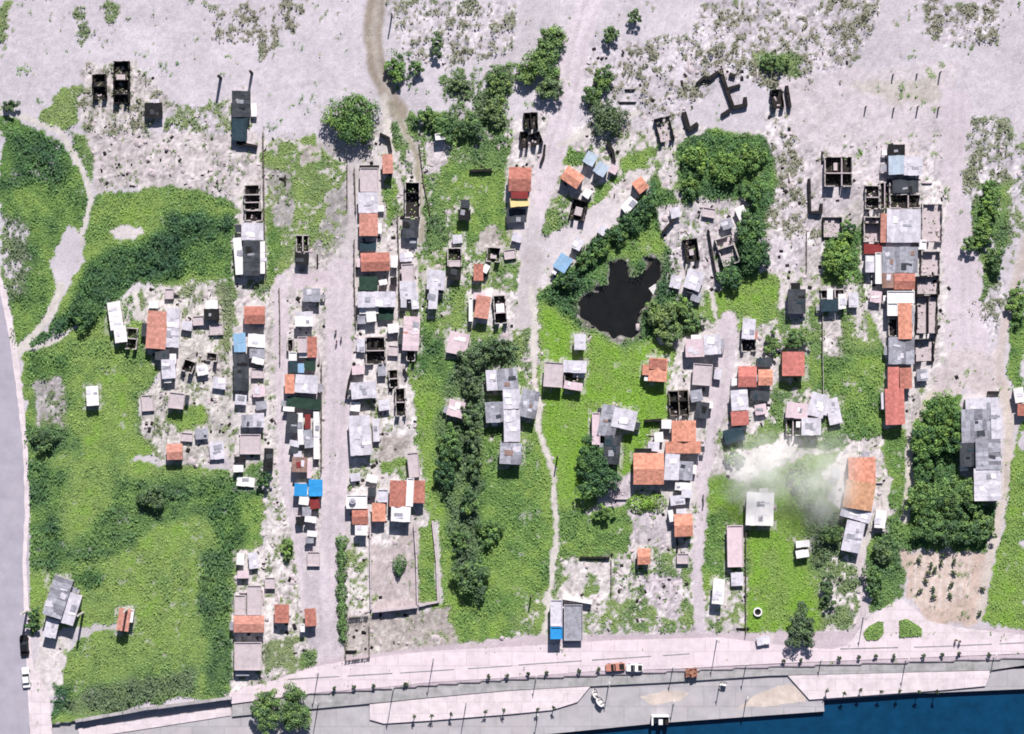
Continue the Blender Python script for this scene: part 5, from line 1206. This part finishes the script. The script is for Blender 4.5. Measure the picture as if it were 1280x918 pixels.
# promenade and terraces step down to the river
prom_top=[(280,868),(345,850),(395,833),(450,824),(540,814),(640,809),(760,801),(900,797),(960,805),(1040,812),(1085,800),(1280,800),(1700,790)]
prom_bot=[(1700,800),(1280,817),(960,830),(850,836),(745,839),(640,847),(540,853),(480,859),(395,866),(290,880)]
sheet('promenade',prom_top+prom_bot,.10,'prom')
sl_bot=[(1700,820),(1280,832),(1240,838),(960,845),(840,853),(740,858),(640,863),(540,872),(470,879),(395,886),(290,896)]
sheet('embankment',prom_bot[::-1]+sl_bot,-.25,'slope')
sheet('terrace',[(462,881),(540,873),(640,864),(738,858.5),(722,878),(690,888),(640,893),(540,901),(480,905),(462,900)],-.35,'terr')
sheet('terrace',[(985,845),(1100,841.5),(1240,838.5),(1232,858),(1180,863),(1110,868),(1040,873),(1012,875)],-.35,'terr')
sheet('terrace',[(97,911),(180,900),(287,885),(288.5,895),(180,912),(100,924)],-.6,'terr')
sheet('quay',[(290,896.2),(395,886.2),(470,879.2),(640,863.2),(740,858.2),(840,853.2),(960,845.2),(1240,838.2),(1700,820.2),(1700,845),(1280,862),(1140,868),(1030,876),(1031,890),(960,895),(820,905),(690,918),(560,930),(300,950),(60,965),(64,906),(96,903.5),(180,889.5),(288,875.5)],-.8,'quay')
M['tan']=surf('sandy_dirt',(.43,.37,.345),var=.2,stain=(.33,.30,.30),stain_amt=.6,scale=.5)
sheet('dirt',[(922,886),(940,872),(962,862),(985,855),(1002,862),(1008,872),(1006,878),(985,881),(955,884)],-.79,'tan',-.9,1.2)
sheet('dirt',[(800,872),(830,864),(862,866),(850,876),(815,882)],-.79,'tan',-.9,1.5)
for lbl,pts in (('thin kerb line across the promenade, western stretch',[(360,849),(500,841),(640,832)]),('thin kerb line across the promenade, middle stretch',[(648,831),(740,825),(862,817)]),('thin kerb line across the promenade, eastern stretch',[(1050,811),(1170,808),(1285,803)])):
    m=MB()
    for i in range(len(pts)-1):
        (ax,ay),(bx,by)=pts[i],pts[i+1]; a=math.atan2(gy(by)-gy(ay),gx(bx)-gx(ax)); L=math.hypot(bx-ax,by-ay)*S; k=0
        while k<L-2:
            q=min(L,k+random.uniform(10,16)); m.box(k,-.09,.05,q,.09,.2,lambda p:(gx(ax)+p[0]*math.cos(a)-p[1]*math.sin(a),gy(ay)+p[0]*math.sin(a)+p[1]*math.cos(a),p[2])); k=q+random.uniform(1.5,4)
    structure(m.build('kerb','slope'))
def water(name, poly, z, deep, rough=.12, sc_=1.2):
    m, nt, b = new_mat(name+'_surface')
    c = gain(nt, deep, scaled(nt, noise(nt,.35,5,.65), .8,1.25)); nt.links.new(c,b.inputs['Base Color'])
    b.inputs['Roughness'].default_value=rough; b.inputs['Specular IOR Level'].default_value=.4
    bp=N(nt,'ShaderNodeBump'); bp.inputs['Strength'].default_value=.35; bp.inputs['Distance'].default_value=.15
    nt.links.new(noise(nt,sc_,4,.6),bp.inputs['Height']); nt.links.new(bp.outputs[0],b.inputs['Normal'])
    me=bpy.data.meshes.new(name); me.from_pydata([(x,y,z) for x,y in poly],[],[tuple(range(len(poly)))]); me.update(); me.materials.append(m)
    o=bpy.data.objects.new(name,me); COL.objects.link(o); return structure(o)
water('river',[(-2400,-2600),(2700,-2600),(2700,gy(790)),(-2400,gy(858))],-2.0,(.003,.033,.082))
water('pond',[(gx(x+(x-770)*.3),gy(y+(y-375)*.3)) for x,y in POND][::-1],-.42,(.010,.010,.010),.1)
t=root('pallet_raft','small white raft at the east end of the pond','raft',(gx(818),gy(362),-.3),.6); m=MB()
for k in range(5): m.box(-.9,-.8+k*.36,0,.9,-.52+k*.36,.14)
m.build('deck','wh',t)
# smoke
def smoke(label, px, py, z, sx, sy, sz, dens, seed, rot=0):
    m=bpy.data.materials.new('smoke_volume'); m.use_nodes=True; nt=m.node_tree
    for n in list(nt.nodes):
        if n.type!='OUTPUT_MATERIAL': nt.nodes.remove(n)
    out=nt.nodes['Material Output']; pv=N(nt,'ShaderNodeVolumePrincipled'); pv.inputs['Color'].default_value=(.985,.99,.99,1); pv.inputs['Anisotropy'].default_value=0
    tc=N(nt,'ShaderNodeTexCoord'); ln=N(nt,'ShaderNodeVectorMath',operation='LENGTH'); nt.links.new(tc.outputs['Object'],ln.inputs[0])
    fall=scaled(nt,ln.outputs['Value'],1,0,.15,1.0)
    ad=N(nt,'ShaderNodeVectorMath',operation='ADD'); nt.links.new(tc.outputs['Object'],ad.inputs[0]); ad.inputs[1].default_value=(seed,seed*2,seed*3)
    nn=scaled(nt,noise(nt,2.2,4,.6,ad.outputs[0]),0,1,.40,.68)
    nt.links.new(mul(nt,mul(nt,fall,nn),dens),pv.inputs['Density']); nt.links.new(pv.outputs[0],out.inputs['Volume'])
    mb=MB(); prof=[(math.sin(a)*1.0+1e-3,-math.cos(a)) for a in np.linspace(.02,math.pi-.02,12)]; mb.lathe(prof,20)
    o=mb.build('smoke',m); o.location=(gx(px),gy(py),z); o.scale=(sx*S,sy*S,sz); o.rotation_euler.z=math.radians(rot); o['kind']='stuff'; o['label']=label
smoke('pale smoke drifting over the bare ground beside the lane',945,586,5,66,50,4.2,.46,3.1,15)
smoke('pale smoke rising along the salmon and tan tiled house',1031,600,6.5,44,68,5,.36,7.7,-15)
smoke('thin smoke over the green plot between the lane and the tiled house',1000,590,5.5,78,66,5,.15,12.3)
# light
EL, d = math.radians(43.5), Vector((.17,1.0,0)).normalized()
sd = Vector((d.x*math.cos(EL), d.y*math.cos(EL), math.sin(EL)))
L=bpy.data.lights.new('sun','SUN'); L.energy=5; L.angle=math.radians(.5); L.color=(1,.95,.89)
lo=bpy.data.objects.new('sun',L); COL.objects.link(lo); lo.rotation_euler=sd.to_track_quat('Z','Y').to_euler(); lo.location=(0,0,300)
w=bpy.data.worlds.new('World'); sc.world=w; w.use_nodes=True; nt=w.node_tree; bg=nt.nodes['Background']
sk=nt.nodes.new('ShaderNodeTexSky'); sk.sky_type='NISHITA'; sk.sun_disc=False; sk.sun_elevation=EL; sk.sun_rotation=math.atan2(d.x,d.y)
nt.links.new(sk.outputs[0],bg.inputs[0]); bg.inputs[1].default_value=.05
cam=bpy.data.cameras.new('camera'); co=bpy.data.objects.new('camera',cam); COL.objects.link(co); co.location=(0,0,CAMH)
cam.sensor_width=36; cam.lens=36*CAMH/(PW*S); cam.clip_start=1; cam.clip_end=30000; sc.camera=co
sc.view_settings.view_transform='Standard'; sc.view_settings.look='None'; sc.view_settings.exposure=.62; sc.view_settings.gamma=1
sc.cycles.max_bounces=6; sc.cycles.volume_bounces=5; sc.cycles.filter_width=1.8
